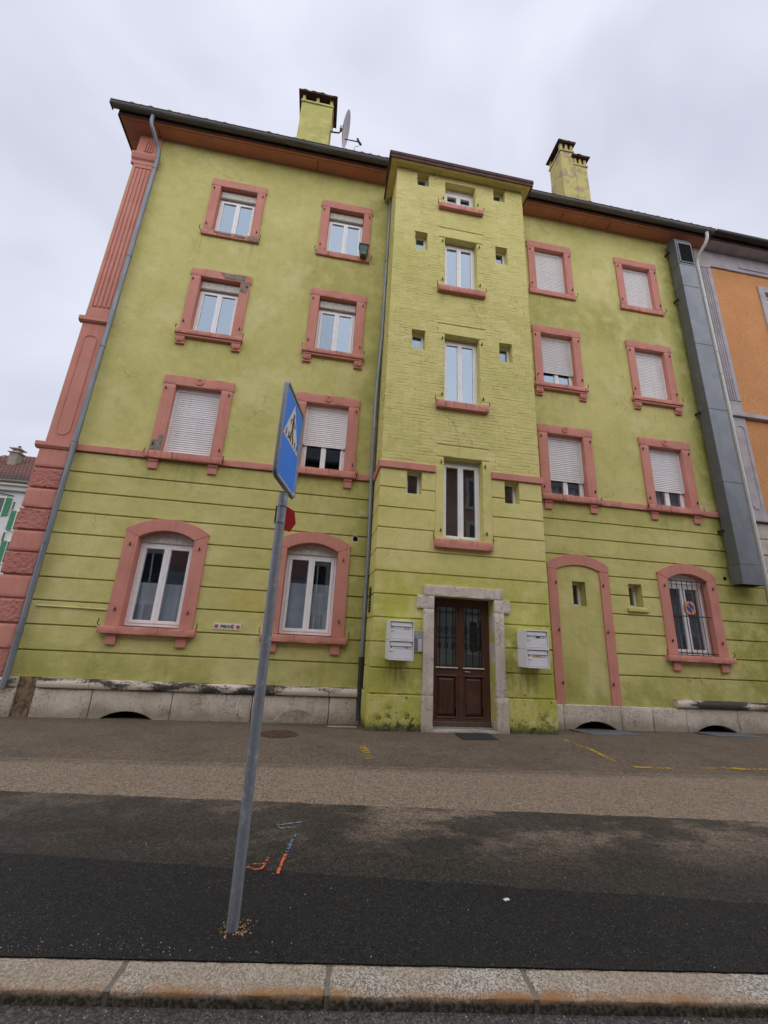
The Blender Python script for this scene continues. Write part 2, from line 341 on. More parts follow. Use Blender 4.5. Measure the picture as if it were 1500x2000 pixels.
def asphalt(name, col, spread, wet, kind):
    t = NT(name)
    v = t.voro(150, 'Color'); v2 = t.voro(240, 'Color'); big = t.noise(.8, 5, .65); mid = t.noise(5, 5, .65)
    lum = t.n('ShaderNodeRGBToBW'); t.l(v, lum.inputs[0]); lum2 = t.n('ShaderNodeRGBToBW'); t.l(v2, lum2.inputs[0]); lum, lum2 = lum.outputs[0], lum2.outputs[0]
    c = t.mix(t.step(big, .35, .65), col, tuple(k*(1-spread) for k in col))
    c = t.mix(t.mul(t.step(mid, .4, .7), .35), c, tuple(k*1.35 for k in col))
    if kind == 'pave':
        e1 = t.add(t.y, t.add(t.mul(t.x, .057), 3.22)); jit = t.mul(t.sub(t.noise(2.5, 5, .7), .5), .35)
        c = t.mix(t.mul(t.step(t.add(e1, jit), .05, -.25), .85), c, (.235, .182, .135))
        near = t.step(t.add(t.y, t.mul(jit, 1.5)), -.9, -.1)
        c = t.mix(t.mul(near, .5), c, (.065, .055, .045))
        crk = t.math('ABSOLUTE', t.add(e1, t.mul(jit, .25)))
        c = t.mix(t.mul(t.step(crk, .03, .0), .5), c, (.26, .215, .17))
    if kind == 'wet':
        e2 = t.add(t.y, t.add(t.mul(t.x, .122), 4.45))
        dry = t.mul(t.step(t.noise(1.3, 6, .7, vec=t.vec(.8, 1.2, 1)), .44, .60), t.step(e2, -1.25, -.15))
        dry = t.mul(dry, t.step(t.x, -.6, 1.0, .45, 1.0))
        c = t.mix(t.mul(t.step(t.add(e2, t.mul(t.sub(t.noise(1.1, 5, .65), .5), .9)), -.2, -.95), .9), c, (.011, .0108, .011))
        c = t.mix(t.mul(dry, .9), c, (.215, .165, .128))
    c = t.mix(t.mul(t.step(lum, .30, .8), .5), c, tuple(k*1.7 for k in col))
    c = t.mix(t.mul(t.step(lum2, .2, .6), .30), c, tuple(k*.45 for k in col))
    g1 = t.noise(85, 3, .7); g2 = t.noise(210, 2, .7)
    c = t.mix(t.mul(t.step(g1, .46, .70), .75), c, t.mix(1.0, c, (2.3, 2.25, 2.2), 'MULTIPLY'))
    c = t.mix(t.mul(t.step(g1, .54, .32), .75), c, t.mix(1.0, c, (.25, .25, .25), 'MULTIPLY'))
    c = t.mix(t.mul(t.step(g2, .50, .72), .6), c, t.mix(1.0, c, (1.9, 1.87, 1.83), 'MULTIPLY'))
    g3 = t.noise(28, 4, .7)
    c = t.mix(t.mul(t.step(g3, .42, .66), .55), c, t.mix(1.0, c, (1.5, 1.48, 1.45), 'MULTIPLY'))
    c = t.mix(t.mul(t.step(g3, .50, .34), .6), c, t.mix(1.0, c, (.5, .5, .5), 'MULTIPLY'))
    if kind == 'new':
        c = t.mix(t.mul(t.step(lum, .52, .80), .8), c, (.026, .026, .028))
        c = t.mix(t.mul(t.step(lum2, .62, .85), .6), c, (.045, .044, .044))
        c = t.mix(t.mul(t.step(t.noise(1.1, 4, .6), .48, .62), .35), c, (.017, .017, .018))
    grit = t.step(lum, .885, .90)
    c = t.mix(t.mul(grit, .16), c, (.30, .27, .23))
    n = t.bump(g1, .85, .010)
    t.bump(mid, .25, .01, n)
    rough = t.add(wet, t.mul(t.step(mid, .35, .65), .18))
    return t.done(c, rough, spec=.18 if kind == 'new' else .25)
M['asph_old'] = asphalt('worn brown asphalt', (.110, .086, .066), .4, .62, 'pave')
M['asph_wet'] = asphalt('damp dark asphalt', (.040, .034, .029), .35, .5, 'wet')
M['asph_new'] = asphalt('fresh black asphalt', (.0085, .0088, .0096), .35, .55, 'new')
M['asph_road'] = asphalt('road asphalt', (.060, .054, .050), .3, .6, 'road')

t = NT('rust stained granite')
g1 = t.voro(150, 'Color'); bw = t.n('ShaderNodeRGBToBW'); t.l(g1, bw.inputs[0]); big = t.noise(1.6, 5, .6); f2 = t.noise(60, 4, .6)
c = t.ramp(bw.outputs[0], [(.25, (.13, .118, .10)), (.5, (.31, .285, .25)), (.75, (.49, .455, .40))])
c = t.mix(t.mul(t.step(big, .40, .62), .55), c, (.27, .20, .135))
edge = t.add(t.y, t.add(t.mul(t.x, .105), 6.655)); jit = t.mul(t.sub(t.noise(7, 5, .7), .5), .10)
rust = t.mul(t.step(t.add(edge, t.mul(jit, 1.3)), .055, -.01), t.step(t.z, .02, .045))
c = t.mix(t.mul(rust, t.step(t.noise(3, 4, .6), .35, .65, .25, .95)), c, (.28, .135, .045))
dirt = t.step(t.add(t.z, t.mul(jit, .35)), .050, .030)
c = t.mix(dirt, c, t.mix(t.step(f2, .4, .65), (.035, .03, .02), (.13, .115, .085)))
t.bump(t.noise(45, 5, .65), .5, .006); M['granite'] = t.done(c, .75, spec=.3)

t = NT('mortar filler'); c = t.mix(t.noise(30, 4, .6), (.10, .085, .07), (.22, .19, .16)); M['mortar'] = t.done(c, .9, spec=.2)
def tile_mat(name, a, b):
    t = NT(name); n1 = t.noise(2.3, 4, .6); n2 = t.noise(14, 5, .65)
    c = t.mix(t.step(n1, .3, .7), a, b); c = t.mix(t.mul(t.step(n2, .5, .7), .5), c, (.06, .055, .05))
    t.bump(n2, .3, .006); return t.done(c, .8, spec=.3)
M['tile'] = tile_mat('dark weathered roof tile', (.085, .055, .045), (.15, .085, .065))
M['tile_cap'] = tile_mat('sooty cap tile', (.040, .034, .032), (.075, .052, .045))
M['tile_red'] = tile_mat('red roof tile', (.27, .085, .06), (.16, .055, .045))
t = NT('chimney render'); n1 = t.noise(2.4, 6, .68, dist=.5); n2 = t.noise(16, 5, .65)
c = t.mix(t.step(n2, .3, .7), (.54, .475, .19), (.44, .40, .14)); c = t.mix(t.mul(t.step(n1, .50, .56), .75), c, (.34, .25, .20))
c = t.mix(t.mul(t.step(n2, .6, .68), .5), c, (.16, .13, .07))
t.bump(n2, .6, .015); M['chimney_worn'] = t.done(c, .85, spec=.2)
t = NT('orange render'); n1 = t.noise(1.2, 5, .6); n2 = t.noise(17, 6, .75, dist=.4)
c = t.mix(t.step(n1, .3, .7), (.66, .315, .135), (.58, .27, .11)); c = t.mix(t.mul(t.step(n2, .46, .66), .6), c, (.36, .16, .05))
t.bump(n2, .7, .02); M['orange'] = t.done(c, .85, spec=.2)
M['brass'] = simple('tan sticker', (.42, .26, .05), .5, var=.1)
M['post_disc'] = simple('dark brown disc', (.028, .021, .016), .95, 0, .1, .4, 60, .6)
M['gravel_tan'] = simple('tan gravel', (.42, .27, .13), .9, 0, .2, .3, 60)
M['gutter_dark'] = simple('dark brown gutter', (.028, .022, .02), .5, .1, .4, .3, 5)
t = NT('weathered red tile rows'); n1 = t.noise(.9, 5, .65); n2 = t.noise(6, 4, .6)
c = t.mix(t.step(n2, .3, .7), (.19, .085, .07), (.12, .06, .052)); c = t.mix(t.mul(t.step(t.z, 11.4, 10.4), .75), c, (.06, .052, .055)); c = t.mix(t.mul(t.step(n1, .6, .7), .3), c, (.07, .06, .06))
M['far_tile'] = t.done(c, .8, spec=.3)
M['lilac'] = simple('lilac grey paint', (.40, .365, .385), .7, 0, .3, .14, 2.5, .25)
M['beige'] = simple('beige stone paint', (.50, .44, .385), .75, 0, .3, .2, 1.8, .25)
M['white_wall'] = simple('white render', (.55, .545, .55), .8, 0, .2, .1, 1.2, .2)
M['shutter_green'] = simple('green shutter paint', (.01, .20, .085), .5, var=.12)
M['opp_wall'] = simple('reddish brown render', (.33, .17, .15), .85, 0, .2, .15, .8)
M['opp_base'] = simple('grey render', (.30, .31, .32), .85, 0, .2, .12, .8)
M['opp_dark'] = simple('brown tile roof far', (.055, .042, .038), .85, 0, .2, .2, 1.0)
M['pane_dark'] = simple('dark far pane', (.03, .034, .04), .12, 0, .5, .2)

def worn_paint(name, col, thr):
    t = NT(name); n1 = t.noise(30, 6, .72); n2 = t.noise(3.5, 4, .6)
    tr = t.n('ShaderNodeBsdfTransparent'); mx = t.n('ShaderNodeMixShader')
    f = t.step(t.add(n1, t.mul(t.sub(n2, .5), .5)), thr, thr+.06)
    t.l(f, mx.inputs[0]); t.l(tr.outputs[0], mx.inputs[1]); t.l(t.b.outputs[0], mx.inputs[2]); t.l(mx.outputs[0], t.out.inputs['Surface'])
    return t.done(col, .7, spec=.3)
M['yellow_line'] = worn_paint('worn yellow paint', (.47, .285, .03), .47)
M['yellow_faint'] = worn_paint('faded yellow paint', (.42, .26, .04), .50)
M['spray_orange'] = worn_paint('orange spray paint', (.55, .11, .045), .45)
M['spray_blue'] = worn_paint('blue spray paint', (.09, .17, .30), .51)
M['spray_faint'] = worn_paint('faint blue spray paint', (.16, .21, .27), .46)

# ================================================================ mesh helpers
class MB:
    def __init__(s): s.v = []; s.f = []
    def quad(s, a, b, c, d):
        k = len(s.v); s.v += [a, b, c, d]; s.f.append((k, k+1, k+2, k+3)); return s
    def box(s, x0, x1, y0, y1, z0, z1):
        k = len(s.v)
        s.v += [(x0, y0, z0), (x1, y0, z0), (x1, y1, z0), (x0, y1, z0), (x0, y0, z1), (x1, y0, z1), (x1, y1, z1), (x0, y1, z1)]
        s.f += [tuple(k+i for i in q) for q in ((0, 3, 2, 1), (4, 5, 6, 7), (0, 1, 5, 4), (1, 2, 6, 5), (2, 3, 7, 6), (3, 0, 4, 7))]
        return s
    def prism(s, pts, y0, y1):            # outline in XZ, front at y0, back at y1
        k = len(s.v); n = len(pts)
        s.v += [(x, y0, z) for x, z in pts] + [(x, y1, z) for x, z in pts]
        s.f.append(tuple(range(k, k+n))); s.f.append(tuple(range(k+2*n-1, k+n-1, -1)))
        for i in range(n): j = (i+1) % n; s.f.append((k+i, k+n+i, k+n+j, k+j))
        return s
    def prism_z(s, pts, z0, z1):
        k = len(s.v); n = len(pts)
        s.v += [(x, y, z0) for x, y in pts] + [(x, y, z1) for x, y in pts]
        s.f.append(tuple(range(k+n-1, k-1, -1))); s.f.append(tuple(range(k+n, k+2*n)))
        for i in range(n): j = (i+1) % n; s.f.append((k+i, k+j, k+n+j, k+n+i))
        return s
    def prism_x(s, pts, x0, x1):          # outline in YZ
        k = len(s.v); n = len(pts)
        s.v += [(x0, y, z) for y, z in pts] + [(x1, y, z) for y, z in pts]
        s.f.append(tuple(range(k, k+n))); s.f.append(tuple(range(k+2*n-1, k+n-1, -1)))
        for i in range(n): j = (i+1) % n; s.f.append((k+i, k+n+i, k+n+j, k+j))
        return s
    def tube(s, pts, r, n=12, rr=None):
        pts = [Vector(p) for p in pts]; k = len(s.v); m = len(pts)
        prev = None
        for i, p in enumerate(pts):
            d = (pts[min(i+1, m-1)]-pts[max(i-1, 0)]).normalized()
            a = prev if prev is not None else (Vector((1, 0, 0)) if abs(d.x) < .8 else Vector((0, 1, 0)))
            a = (a-d*a.dot(d)).normalized(); b = d.cross(a); prev = a
            q = rr[i] if rr else r
            for j in range(n):
                t_ = 2*math.pi*j/n; s.v.append(tuple(p+a*(q*math.cos(t_))+b*(q*math.sin(t_))))
        for i in range(m-1):
            for j in range(n):
                jj = (j+1) % n; s.f.append((k+i*n+j, k+i*n+jj, k+(i+1)*n+jj, k+(i+1)*n+j))
        s.f.append(tuple(k+j for j in range(n-1, -1, -1))); s.f.append(tuple(k+(m-1)*n+j for j in range(n)))
        return s
    def ring(s, cx, cz, r0, r1, y0, y1, n=28):
        k = len(s.v)
        for y in (y0, y1):
            for r in (r0, r1):
                for j in range(n): a = 2*math.pi*j/n; s.v.append((cx+r*math.cos(a), y, cz+r*math.sin(a)))
        for j in range(n):
            i = (j+1) % n
            s.f += [(k+j, k+i, k+n+i, k+n+j), (k+2*n+j, k+3*n+j, k+3*n+i, k+2*n+i), (k+j, k+2*n+j, k+2*n+i, k+i), (k+n+j, k+n+i, k+3*n+i, k+3*n+j)]
        return s
    def disc(s, cx, cz, r, y0, y1, n=28):
        return s.prism([(cx+r*math.cos(2*math.pi*j/n), cz+r*math.sin(2*math.pi*j/n)) for j in range(n)], y0, y1)
    def frame(s, x0, x1, z0, z1, w, y0, y1, wt=None, wb=None):
        wt = wt or w; wb = wb or w
        s.box(x0, x0+w, y0, y1, z0, z1); s.box(x1-w, x1, y0, y1, z0, z1)
        s.box(x0+w, x1-w, y0, y1, z0, z0+wb); s.box(x0+w, x1-w, y0, y1, z1-wt, z1); return s
    def cells(s, x0, x1, z0, z1, holes, yf, yb, back=False):
        xs = sorted({x0, x1} | {min(max(v, x0), x1) for h in holes for v in (h[0], h[1])})
        zs = sorted({z0, z1} | {min(max(v, z0), z1) for h in holes for v in (h[2], h[3])})
        nx, nz = len(xs)-1, len(zs)-1
        def full(i, j):
            if i < 0 or j < 0 or i >= nx or j >= nz: return False
            cx, cz = (xs[i]+xs[i+1])/2, (zs[j]+zs[j+1])/2
            return not any(h[0] < cx < h[1] and h[2] < cz < h[3] for h in holes)
        for i in range(nx):
            for j in range(nz):
                if not full(i, j): continue
                a, b, c, d = xs[i], xs[i+1], zs[j], zs[j+1]
                s.quad((a, yf, c), (b, yf, c), (b, yf, d), (a, yf, d))
                if back: s.quad((a, yb, c), (a, yb, d), (b, yb, d), (b, yb, c))
                if not full(i-1, j): s.quad((a, yf, c), (a, yf, d), (a, yb, d), (a, yb, c))
                if not full(i+1, j): s.quad((b, yf, c), (b, yb, c), (b, yb, d), (b, yf, d))
                if not full(i, j-1): s.quad((a, yf, c), (a, yb, c), (b, yb, c), (b, yf, c))
                if not full(i, j+1): s.quad((a, yf, d), (b, yf, d), (b, yb, d), (a, yb, d))
        return s
    def rough(s, x0, x1, y0, y1, z0, z1, n=(8, 3, 4), amp=.006, rad=.012, freq=9.0, seed=0, faces='xXyYzZ'):
        sz = (x1-x0, y1-y0, z1-z0); c = Vector(((x0+x1)/2, (y0+y1)/2, (z0+z1)/2)); h = Vector(sz)/2
        rad = min(rad, min(h)*.9)
        def P(q):
            i = Vector([max(-h[k]+rad, min(h[k]-rad, q[k])) for k in range(3)]); d = q-i
            if d.length > 1e-9: q = i+d.normalized()*rad
            w = c+q
            return tuple(w+mnoise.noise_vector(w*freq+Vector((seed*7.3, seed, 0)))*amp)
        axes = {'x': (0, -1), 'X': (0, 1), 'y': (1, -1), 'Y': (1, 1), 'z': (2, -1), 'Z': (2, 1)}
        def coords(k):
            m = n[k]; a = [-h[k]+2*h[k]*i/m for i in range(m+1)]
            e = rad*.5
            return sorted(set([a[0], a[0]+e] + a[1:-1] + [a[-1]-e, a[-1]]))
        for fc in faces:
            ax, sg = axes[fc]; o1, o2 = [k for k in range(3) if k != ax]
            c1, c2 = coords(o1), coords(o2); k0 = len(s.v)
            for a in c1:
                for b in c2:
                    q = Vector((0, 0, 0)); q[ax] = sg*h[ax]; q[o1] = a; q[o2] = b; s.v.append(P(q))
            for i in range(len(c1)-1):
                for j in range(len(c2)-1):
                    a = k0+i*len(c2)+j; s.f.append((a, a+1, a+len(c2)+1, a+len(c2)))
        return s

WL = {}      # world location of each object (parts carry no rotation unless their root does)
def tag(o, label=None, cat=None, group=None, kind=None):
    if label: o['label'] = label
    if cat: o['category'] = cat
    if group: o['group'] = group
    if kind: o['kind'] = kind
    return o
def thing(name, loc, label, cat, group=None, rotz=0.0):
    o = bpy.data.objects.new(name, None); COL.objects.link(o); o.location = loc; o.rotation_euler = (0, 0, rotz)
    o.empty_display_size = .2; WL[o] = Vector(loc); tag(o, label, cat, group); return o
def build(name, mb, mat, parent=None, bevel=0.0, smooth=False, seg=1, weld=True, kind=None, recalc=True):
    c = Vector([(min(v[k] for v in mb.v)+max(v[k] for v in mb.v))/2 for k in range(3)])
    me = bpy.data.meshes.new(name)
    me.from_pydata([tuple(Vector(v)-c) for v in mb.v], [], mb.f)
    bm = bmesh.new(); bm.from_mesh(me)
    if weld: bmesh.ops.remove_doubles(bm, verts=bm.verts, dist=1e-5)
    if recalc: bmesh.ops.recalc_face_normals(bm, faces=bm.faces)
    if smooth:
        for f in bm.faces: f.smooth = True
        for e in bm.edges:
            if len(e.link_faces) == 2 and e.calc_face_angle(0) > .6: e.smooth = False
    bm.to_mesh(me); bm.free()
    mats = mat if isinstance(mat, (list, tuple)) else [mat]
    for m in mats: me.materials.append(M[m] if isinstance(m, str) else m)
    o = bpy.data.objects.new(name, me); COL.objects.link(o)
    if parent is not None:
        o.parent = parent; o.location = c-WL[parent]
    else: o.location = c
    WL[o] = c
    if bevel:
        b = o.modifiers.new('bevel', 'BEVEL'); b.width = bevel; b.segments = seg; b.limit_method = 'ANGLE'; b.angle_limit = R(40)
    if kind: o['kind'] = kind
    return o
def islands(name, mb, mat, parent, **kw):
    key = {}; idx = []
    for v in mb.v: k = tuple(round(q, 4) for q in v); idx.append(key.setdefault(k, len(key)))
    par = list(range(len(key)))
    def find(a):
        while par[a] != a: par[a] = par[par[a]]; a = par[a]
        return a
    for f in mb.f:
        for q in f[1:]: par[find(idx[q])] = find(idx[f[0]])
    groups = {}
    for f in mb.f: groups.setdefault(find(idx[f[0]]), []).append(f)
    for fs in groups.values():
        m2 = MB()
        for f in fs: k = len(m2.v); m2.v += [mb.v[q] for q in f]; m2.f.append(tuple(range(k, k+len(f))))
        build(name, m2, mat, parent, **kw)
def dup(o, loc_world, parent):
    c = o.copy(); COL.objects.link(c); c.parent = parent
    c.location = Vector(loc_world)-(WL[parent] if parent is not None else Vector()); WL[c] = Vector(loc_world); return c

def arc_pts(x0, x1, zs, za, n=16):
    h = (x1-x0)/2; s_ = za-zs; rad = (h*h+s_*s_)/(2*s_); cx = (x0+x1)/2; cz = za-rad; a = math.asin(h/rad)
    return [(cx+rad*math.sin(-a+2*a*i/n), cz+rad*math.cos(-a+2*a*i/n)) for i in range(n+1)]
def text_mesh(txt, size, bold=0.0):
    cu = bpy.data.curves.new('t', 'FONT'); cu.body = txt; cu.size = size; cu.align_x = 'CENTER'; cu.align_y = 'CENTER'; cu.extrude = .0008; cu.offset = bold
    o = bpy.data.objects.new('t', cu); COL.objects.link(o)
    dg = bpy.context.evaluated_depsgraph_get(); me = bpy.data.meshes.new_from_object(o.evaluated_get(dg))
    bpy.data.objects.remove(o); return me

# ================================================================ ground, pavement, kerb, road
def gz(x, y):                      # height of the pavement
    if y > -.15: return -.04
    if y > -1.0: k = (y+1.0)/.85; k = k*k*(3-2*k); return .03*(1-k)-.04*k
    if y > -2.0: return .05+(y+2.0)*(-.02)
    return .05
def kerb_back(x): return -6.482-.109*x
def kerb_front(x): return -6.655-.105*x
def sheet(name, xs, ya, yb, ny, mat, dz=0.0, wob=0.0, flat=None, wob2=None):
    mb = MB(); nx = len(xs)
    for i, x in enumerate(xs):
        a = ya(x)+wob*mnoise.noise(Vector((x*7.3, 1.7, 0))); b = yb(x)+(wob if wob2 is None else wob2)*mnoise.noise(Vector((x*7.3, 9.1, 0)))
        for j in range(ny+1):
            y = a+(b-a)*j/ny; mb.v.append((x, y, (flat if flat is not None else gz(x, y))+dz))
    for i in range(nx-1):
        for j in range(ny):
            k = i*(ny+1)+j; mb.f.append((k, k+ny+1, k+ny+2, k+1))
    o = build(name, mb, mat, recalc=False); 
    for p in o.data.polygons:
        pass
    if o.data.polygons[0].normal.z < 0: o.data.flip_normals()
    o['kind'] = 'structure'; return o
rng = lambda a, b, n: [a+(b-a)*i/n for i in range(n+1)]
mb = MB(); mb.quad((-1500, -1500, -.25), (1500, -1500, -.25), (1500, 1500, -.25), (-1500, 1500, -.25))
build('ground', mb, 'asph_road', kind='structure')
mb = MB(); mb.quad((-60, .3, -.05), (-5.85, .3, -.05), (-5.85, 30, -.05), (-60, 30, -.05)); build('side_street', mb, 'asph_road', kind='structure')
sheet('road', rng(-40, 40, 16), lambda x: -16.9, kerb_front, 4, 'asph_road', flat=.004)
sheet('pavement', rng(-40, 40, 80), lambda x: .3, kerb_back, 60, 'asph_old')
sheet('dark_asphalt_strip', rng(-9, 9, 420), lambda x: -4.452-.122*x, lambda x: -5.69-.18*x, 6, 'asph_wet', .004, .022)
sheet('new_asphalt_strip', rng(-9, 8.9, 420), lambda x: -5.675-.18*x, lambda x: kerb_back(x)+.004, 4, 'asph_new', .008, .018, wob2=.005)

kerb = thing('kerb', (.2, -6.6, 0), None, None); kerb['kind'] = 'structure'
jx = [-6.3, -5.4, -4.5, -3.55, -2.6, -1.65, -.69, .225, 1.13, 2.42, 3.4, 4.3, 5.2, 6.1, 7.0]
KA = math.atan(-.107)
for i in range(len(jx)-1):
    a, b = jx[i]+.009, jx[i+1]-.009
    mb = MB().rough(0, (b-a)/math.cos(KA), -.178, 0, -.2, .057, (34, 8, 8), .0045, .014, 22, i)
    T = Matrix.Translation((a, kerb_back(a), 0)) @ Matrix.Rotation(KA, 4, 'Z')
    skew = (.03, -.05, .0, .02, -.02, .03, -.05)[i % 7]
    mb.v = [tuple(T @ Vector((v[0]+skew*v[1]*.0, v[1], v[2]))) for v in mb.v]
    build('kerb_stone', mb, 'granite', kerb, smooth=True)
mb = MB()
for a in jx[1:-1]:
    T = Matrix.Translation((a, kerb_back(a), 0)) @ Matrix.Rotation(KA, 4, 'Z')
    k = len(mb.v); mb.box(-.011, .011, -.172, -.002, -.2, .050)
    mb.v[k:] = [tuple(T @ Vector(v)) for v in mb.v[k:]]
build('mortar_joint', mb, 'mortar', kerb)

# painted marks
def strip(name, pts, w, mat, dz=.006):
    mb = MB(); pts = [Vector((*p, 0)) for p in pts]
    fine = []
    for a, b in zip(pts, pts[1:]):
        n = max(1, int((b-a).length/.08)); fine += [a+(b-a)*i/n for i in range(n)]
    fine.append(pts[-1])
    for i, p in enumerate(fine):
        d = (fine[min(i+1, len(fine)-1)]-fine[max(i-1, 0)]).normalized(); q = Vector((-d.y, d.x, 0))
        ww = w*(1+.25*mnoise.noise(p*9))
        for s_ in (-.5, .5):
            v = p+q*ww*s_; mb.v.append((v.x, v.y, gz(v.x, v.y)+dz))
    for i in range(len(fine)-1): mb.f.append((2*i, 2*i+1, 2*i+3, 2*i+2))
    return build(name, mb, mat, recalc=False, kind='structure')
strip('yellow_line', [(4.47, -1.5), (4.43, -1.98), (4.49, -2.2), (4.36, -2.99)], .075, 'yellow_line')
strip('yellow_line', [(4.45, -3.19), (4.97, -3.24)], .08, 'yellow_line')
strip('yellow_line', [(5.15, -3.22), (5.75, -3.22)], .05, 'yellow_faint')
strip('yellow_line', [(5.83, -3.21), (6.6, -3.27), (8.5, -3.36)], .10, 'yellow_line')
strip('yellow_line', [(.865, -2.15), (.885, -2.95)], .11, 'yellow_faint')
strip('survey_mark', [(-.275, -5.607), (-.222, -5.645), (-.18, -5.635), (-.165, -5.58), (-.143, -5.455)], .017, 'spray_orange', .0125)
strip('survey_mark', [(-.243, -5.575), (-.170, -5.572)], .013, 'spray_orange', .0135)
strip('survey_mark', [(-.074, -5.705), (-.058, -5.58), (-.036, -5.445)], .020, 'spray_orange', .0125)
strip('survey_mark', [(-.036, -5.445), (-.018, -5.34), (.028, -5.09)], .022, 'spray_blue', .012)
strip('survey_mark', [(.07, -4.90), (-.03, -4.93), (-.14, -4.965), (-.10, -5.02), (.02, -5.0)], .02, 'spray_faint', .012)
# ================================================================ the green apartment house
house = thing('apartment_house', (2.9, 0, 0), 'lime green four-storey apartment house with salmon pink window surrounds and stair tower', 'house')
GR = [4.55, 4.12, 3.69, 3.25, 2.82, 2.385, 1.95, 1.51, 1.06]     # joints of the rusticated ground storey
CX = {'A': -3.07, 'B': -.135, 'C': 5.965, 'D': 8.86}
ROW = {3: (.48, 11.47, 13.04), 2: (.48, 8.38, 9.96), 1: (.50, 5.155, 6.84)}
holes_up = [(CX[c]-hw-.02, CX[c]+hw+.02, z0-.02, z1+.02) for c in CX for (hw, z0, z1) in ROW.values()]
build('upper_wall', MB().cells(-5.84, 11.1, 5.06, 14.40, holes_up, 0.0, .3), 'green', house)
arch_c = [CX['A']-.015, CX['B']-.01, CX['D']+.015]
holes_lo = [(c-.575, c+.575, 1.5, 3.49) for c in arch_c]
holes_lo += [(5.84, 6.17, 2.51, 3.07), (7.28, 7.63, 2.575, 3.105), (.69, .79, 3.58, 3.68)]
lower = build('lower_wall', MB().cells(-5.84, 11.1, .3, 5.06, holes_lo, .034, .36), 'green', house)
blind = (5.335, 6.665, .42, 3.50)
for side, (xa, xb) in (('L', (-5.27, 1.12)), ('R', (4.6, 11.1))):
    edges = [4.985]+GR+[.60 if side == 'L' else .425]
    for k in range(len(edges)-1):
        z1, z0 = edges[k]-(.013 if k else 0), edges[k+1]+(.013 if k < len(edges)-2 else 0)
        hs = [h for h in holes_lo+[blind] if h[2] < z1 and h[3] > z0]
        islands('wall_band', MB().cells(xa, xb, z0, z1, hs, -.010, .045), 'green', lower, bevel=.006)
build('blind_panel', MB().cells(5.36, 6.64, .425, 3.50, [(5.84, 6.17, 2.51, 3.07)], .002, .05), 'green', lower)
# side and back walls, rooms
mb = MB(); mb.box(-5.84, -5.6, .3, 9.5, 0, 14.4); mb.box(-5.84, 11.1, 9.5, 9.8, 0, 14.4); mb.box(10.9, 11.1, .3, 9.5, 0, 14.4)
build('side_wall', mb, 'green', house)
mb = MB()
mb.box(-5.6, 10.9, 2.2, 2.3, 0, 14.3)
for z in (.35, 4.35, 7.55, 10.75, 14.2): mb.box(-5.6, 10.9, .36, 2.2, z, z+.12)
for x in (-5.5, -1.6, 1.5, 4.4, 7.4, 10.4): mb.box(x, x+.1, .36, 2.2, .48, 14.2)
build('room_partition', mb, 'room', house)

# ---- window helpers
def hinge_pins(win, xs_, zs_, y, hooks=(), mat='rust'):
    mb = MB()
    for x in xs_:
        for z in zs_:
            mb.box(x-.012, x+.012, y-.028, y+.01, z-.02, z+.02); mb.box(x-.006, x+.006, y-.026, y-.014, z+.018, z+.05)
    for (x, z, sgn) in hooks:
        mb.tube([(x, y, z-.03), (x+sgn*.012, y-.05, z-.01), (x+sgn*.03, y-.06, z+.03), (x+sgn*.012, y-.05, z+.07), (x+sgn*.028, y-.05, z+.1)], .009, 6)
    build('shutter_hinge', mb, mat, win, kind='stuff')
def sashes(win, x0, x1, z0, z1, y, gl='glass', fw=.045, sw=.055, mat='pvc', gls=None, one=False):
    xm = (x0+x1)/2; zi0, zi1 = z0+fw, z1-fw
    spans = [(x0+fw+.004, x1-fw-.004)] if one else [(x0+fw+.004, xm-.003), (xm+.003, x1-fw-.004)]
    for k, (a, b) in enumerate(spans):
        build('sash', MB().frame(a, b, zi0+.004, zi1-.004, sw, y-.022, y+.045), mat, win, bevel=.004)
        build('pane', MB().box(a+sw-.004, b-sw+.004, y+.006, y+.014, zi0+sw, zi1-sw), (gls[k] if gls else gl), win)
    if not one: build('meeting_strip', MB().box(xm-.016, xm+.016, y-.034, y-.0225, zi0+.01, zi1-.01), mat, win, bevel=.003)
def shutter(win, x0, x1, ztop, zbot, y):
    mb = MB(); p = .052; z = ztop; prof = []
    while z > zbot:
        e = max(z-p, zbot); jy = rnd.uniform(-.0016, .0016); y0_ = y; y = y+jy
        prof += [(y+.007, z), (y+.001, z-.25*(z-e)), (y-.004, z-.55*(z-e)), (y+.001, z-.86*(z-e)), (y+.007, e+.004)]
        y = y0_; z -= p
    k = len(prof)
    mb.v = [(x0, a, b) for a, b in prof]+[(x1, a, b) for a, b in prof]
    mb.f = [(i, i+1, k+i+1, k+i) for i in range(k-1)]
    mb.box(x0, x1, y-.006, y+.010, zbot-.035, zbot+.001)
    build('shutter_slats', mb, 'shutter', win, kind='stuff', recalc=False)
    mb = MB(); mb.box(x0-.004, x0+.030, y-.018, y-.0065, zbot-.0, ztop); mb.box(x1-.030, x1+.004, y-.018, y-.0065, zbot-.0, ztop)
    for x in (x0+.16, x1-.16): mb.box(x-.012, x+.012, y-.022, y-.006, zbot-.045, zbot-.018)
    return mb
def patch(win, pts, y, mat='cement'):
    pp = [];
    for i in range(len(pts)):
        a, b = pts[i], pts[(i+1) % len(pts)]
        for k in range(4):
            f = k/4; pp.append((a[0]+(b[0]-a[0])*f+rnd.uniform(-.012, .012), a[1]+(b[1]-a[1])*f+rnd.uniform(-.012, .012)))
    build('bare_patch', MB().prism(pp, y-.0025, y+.02), mat, win)

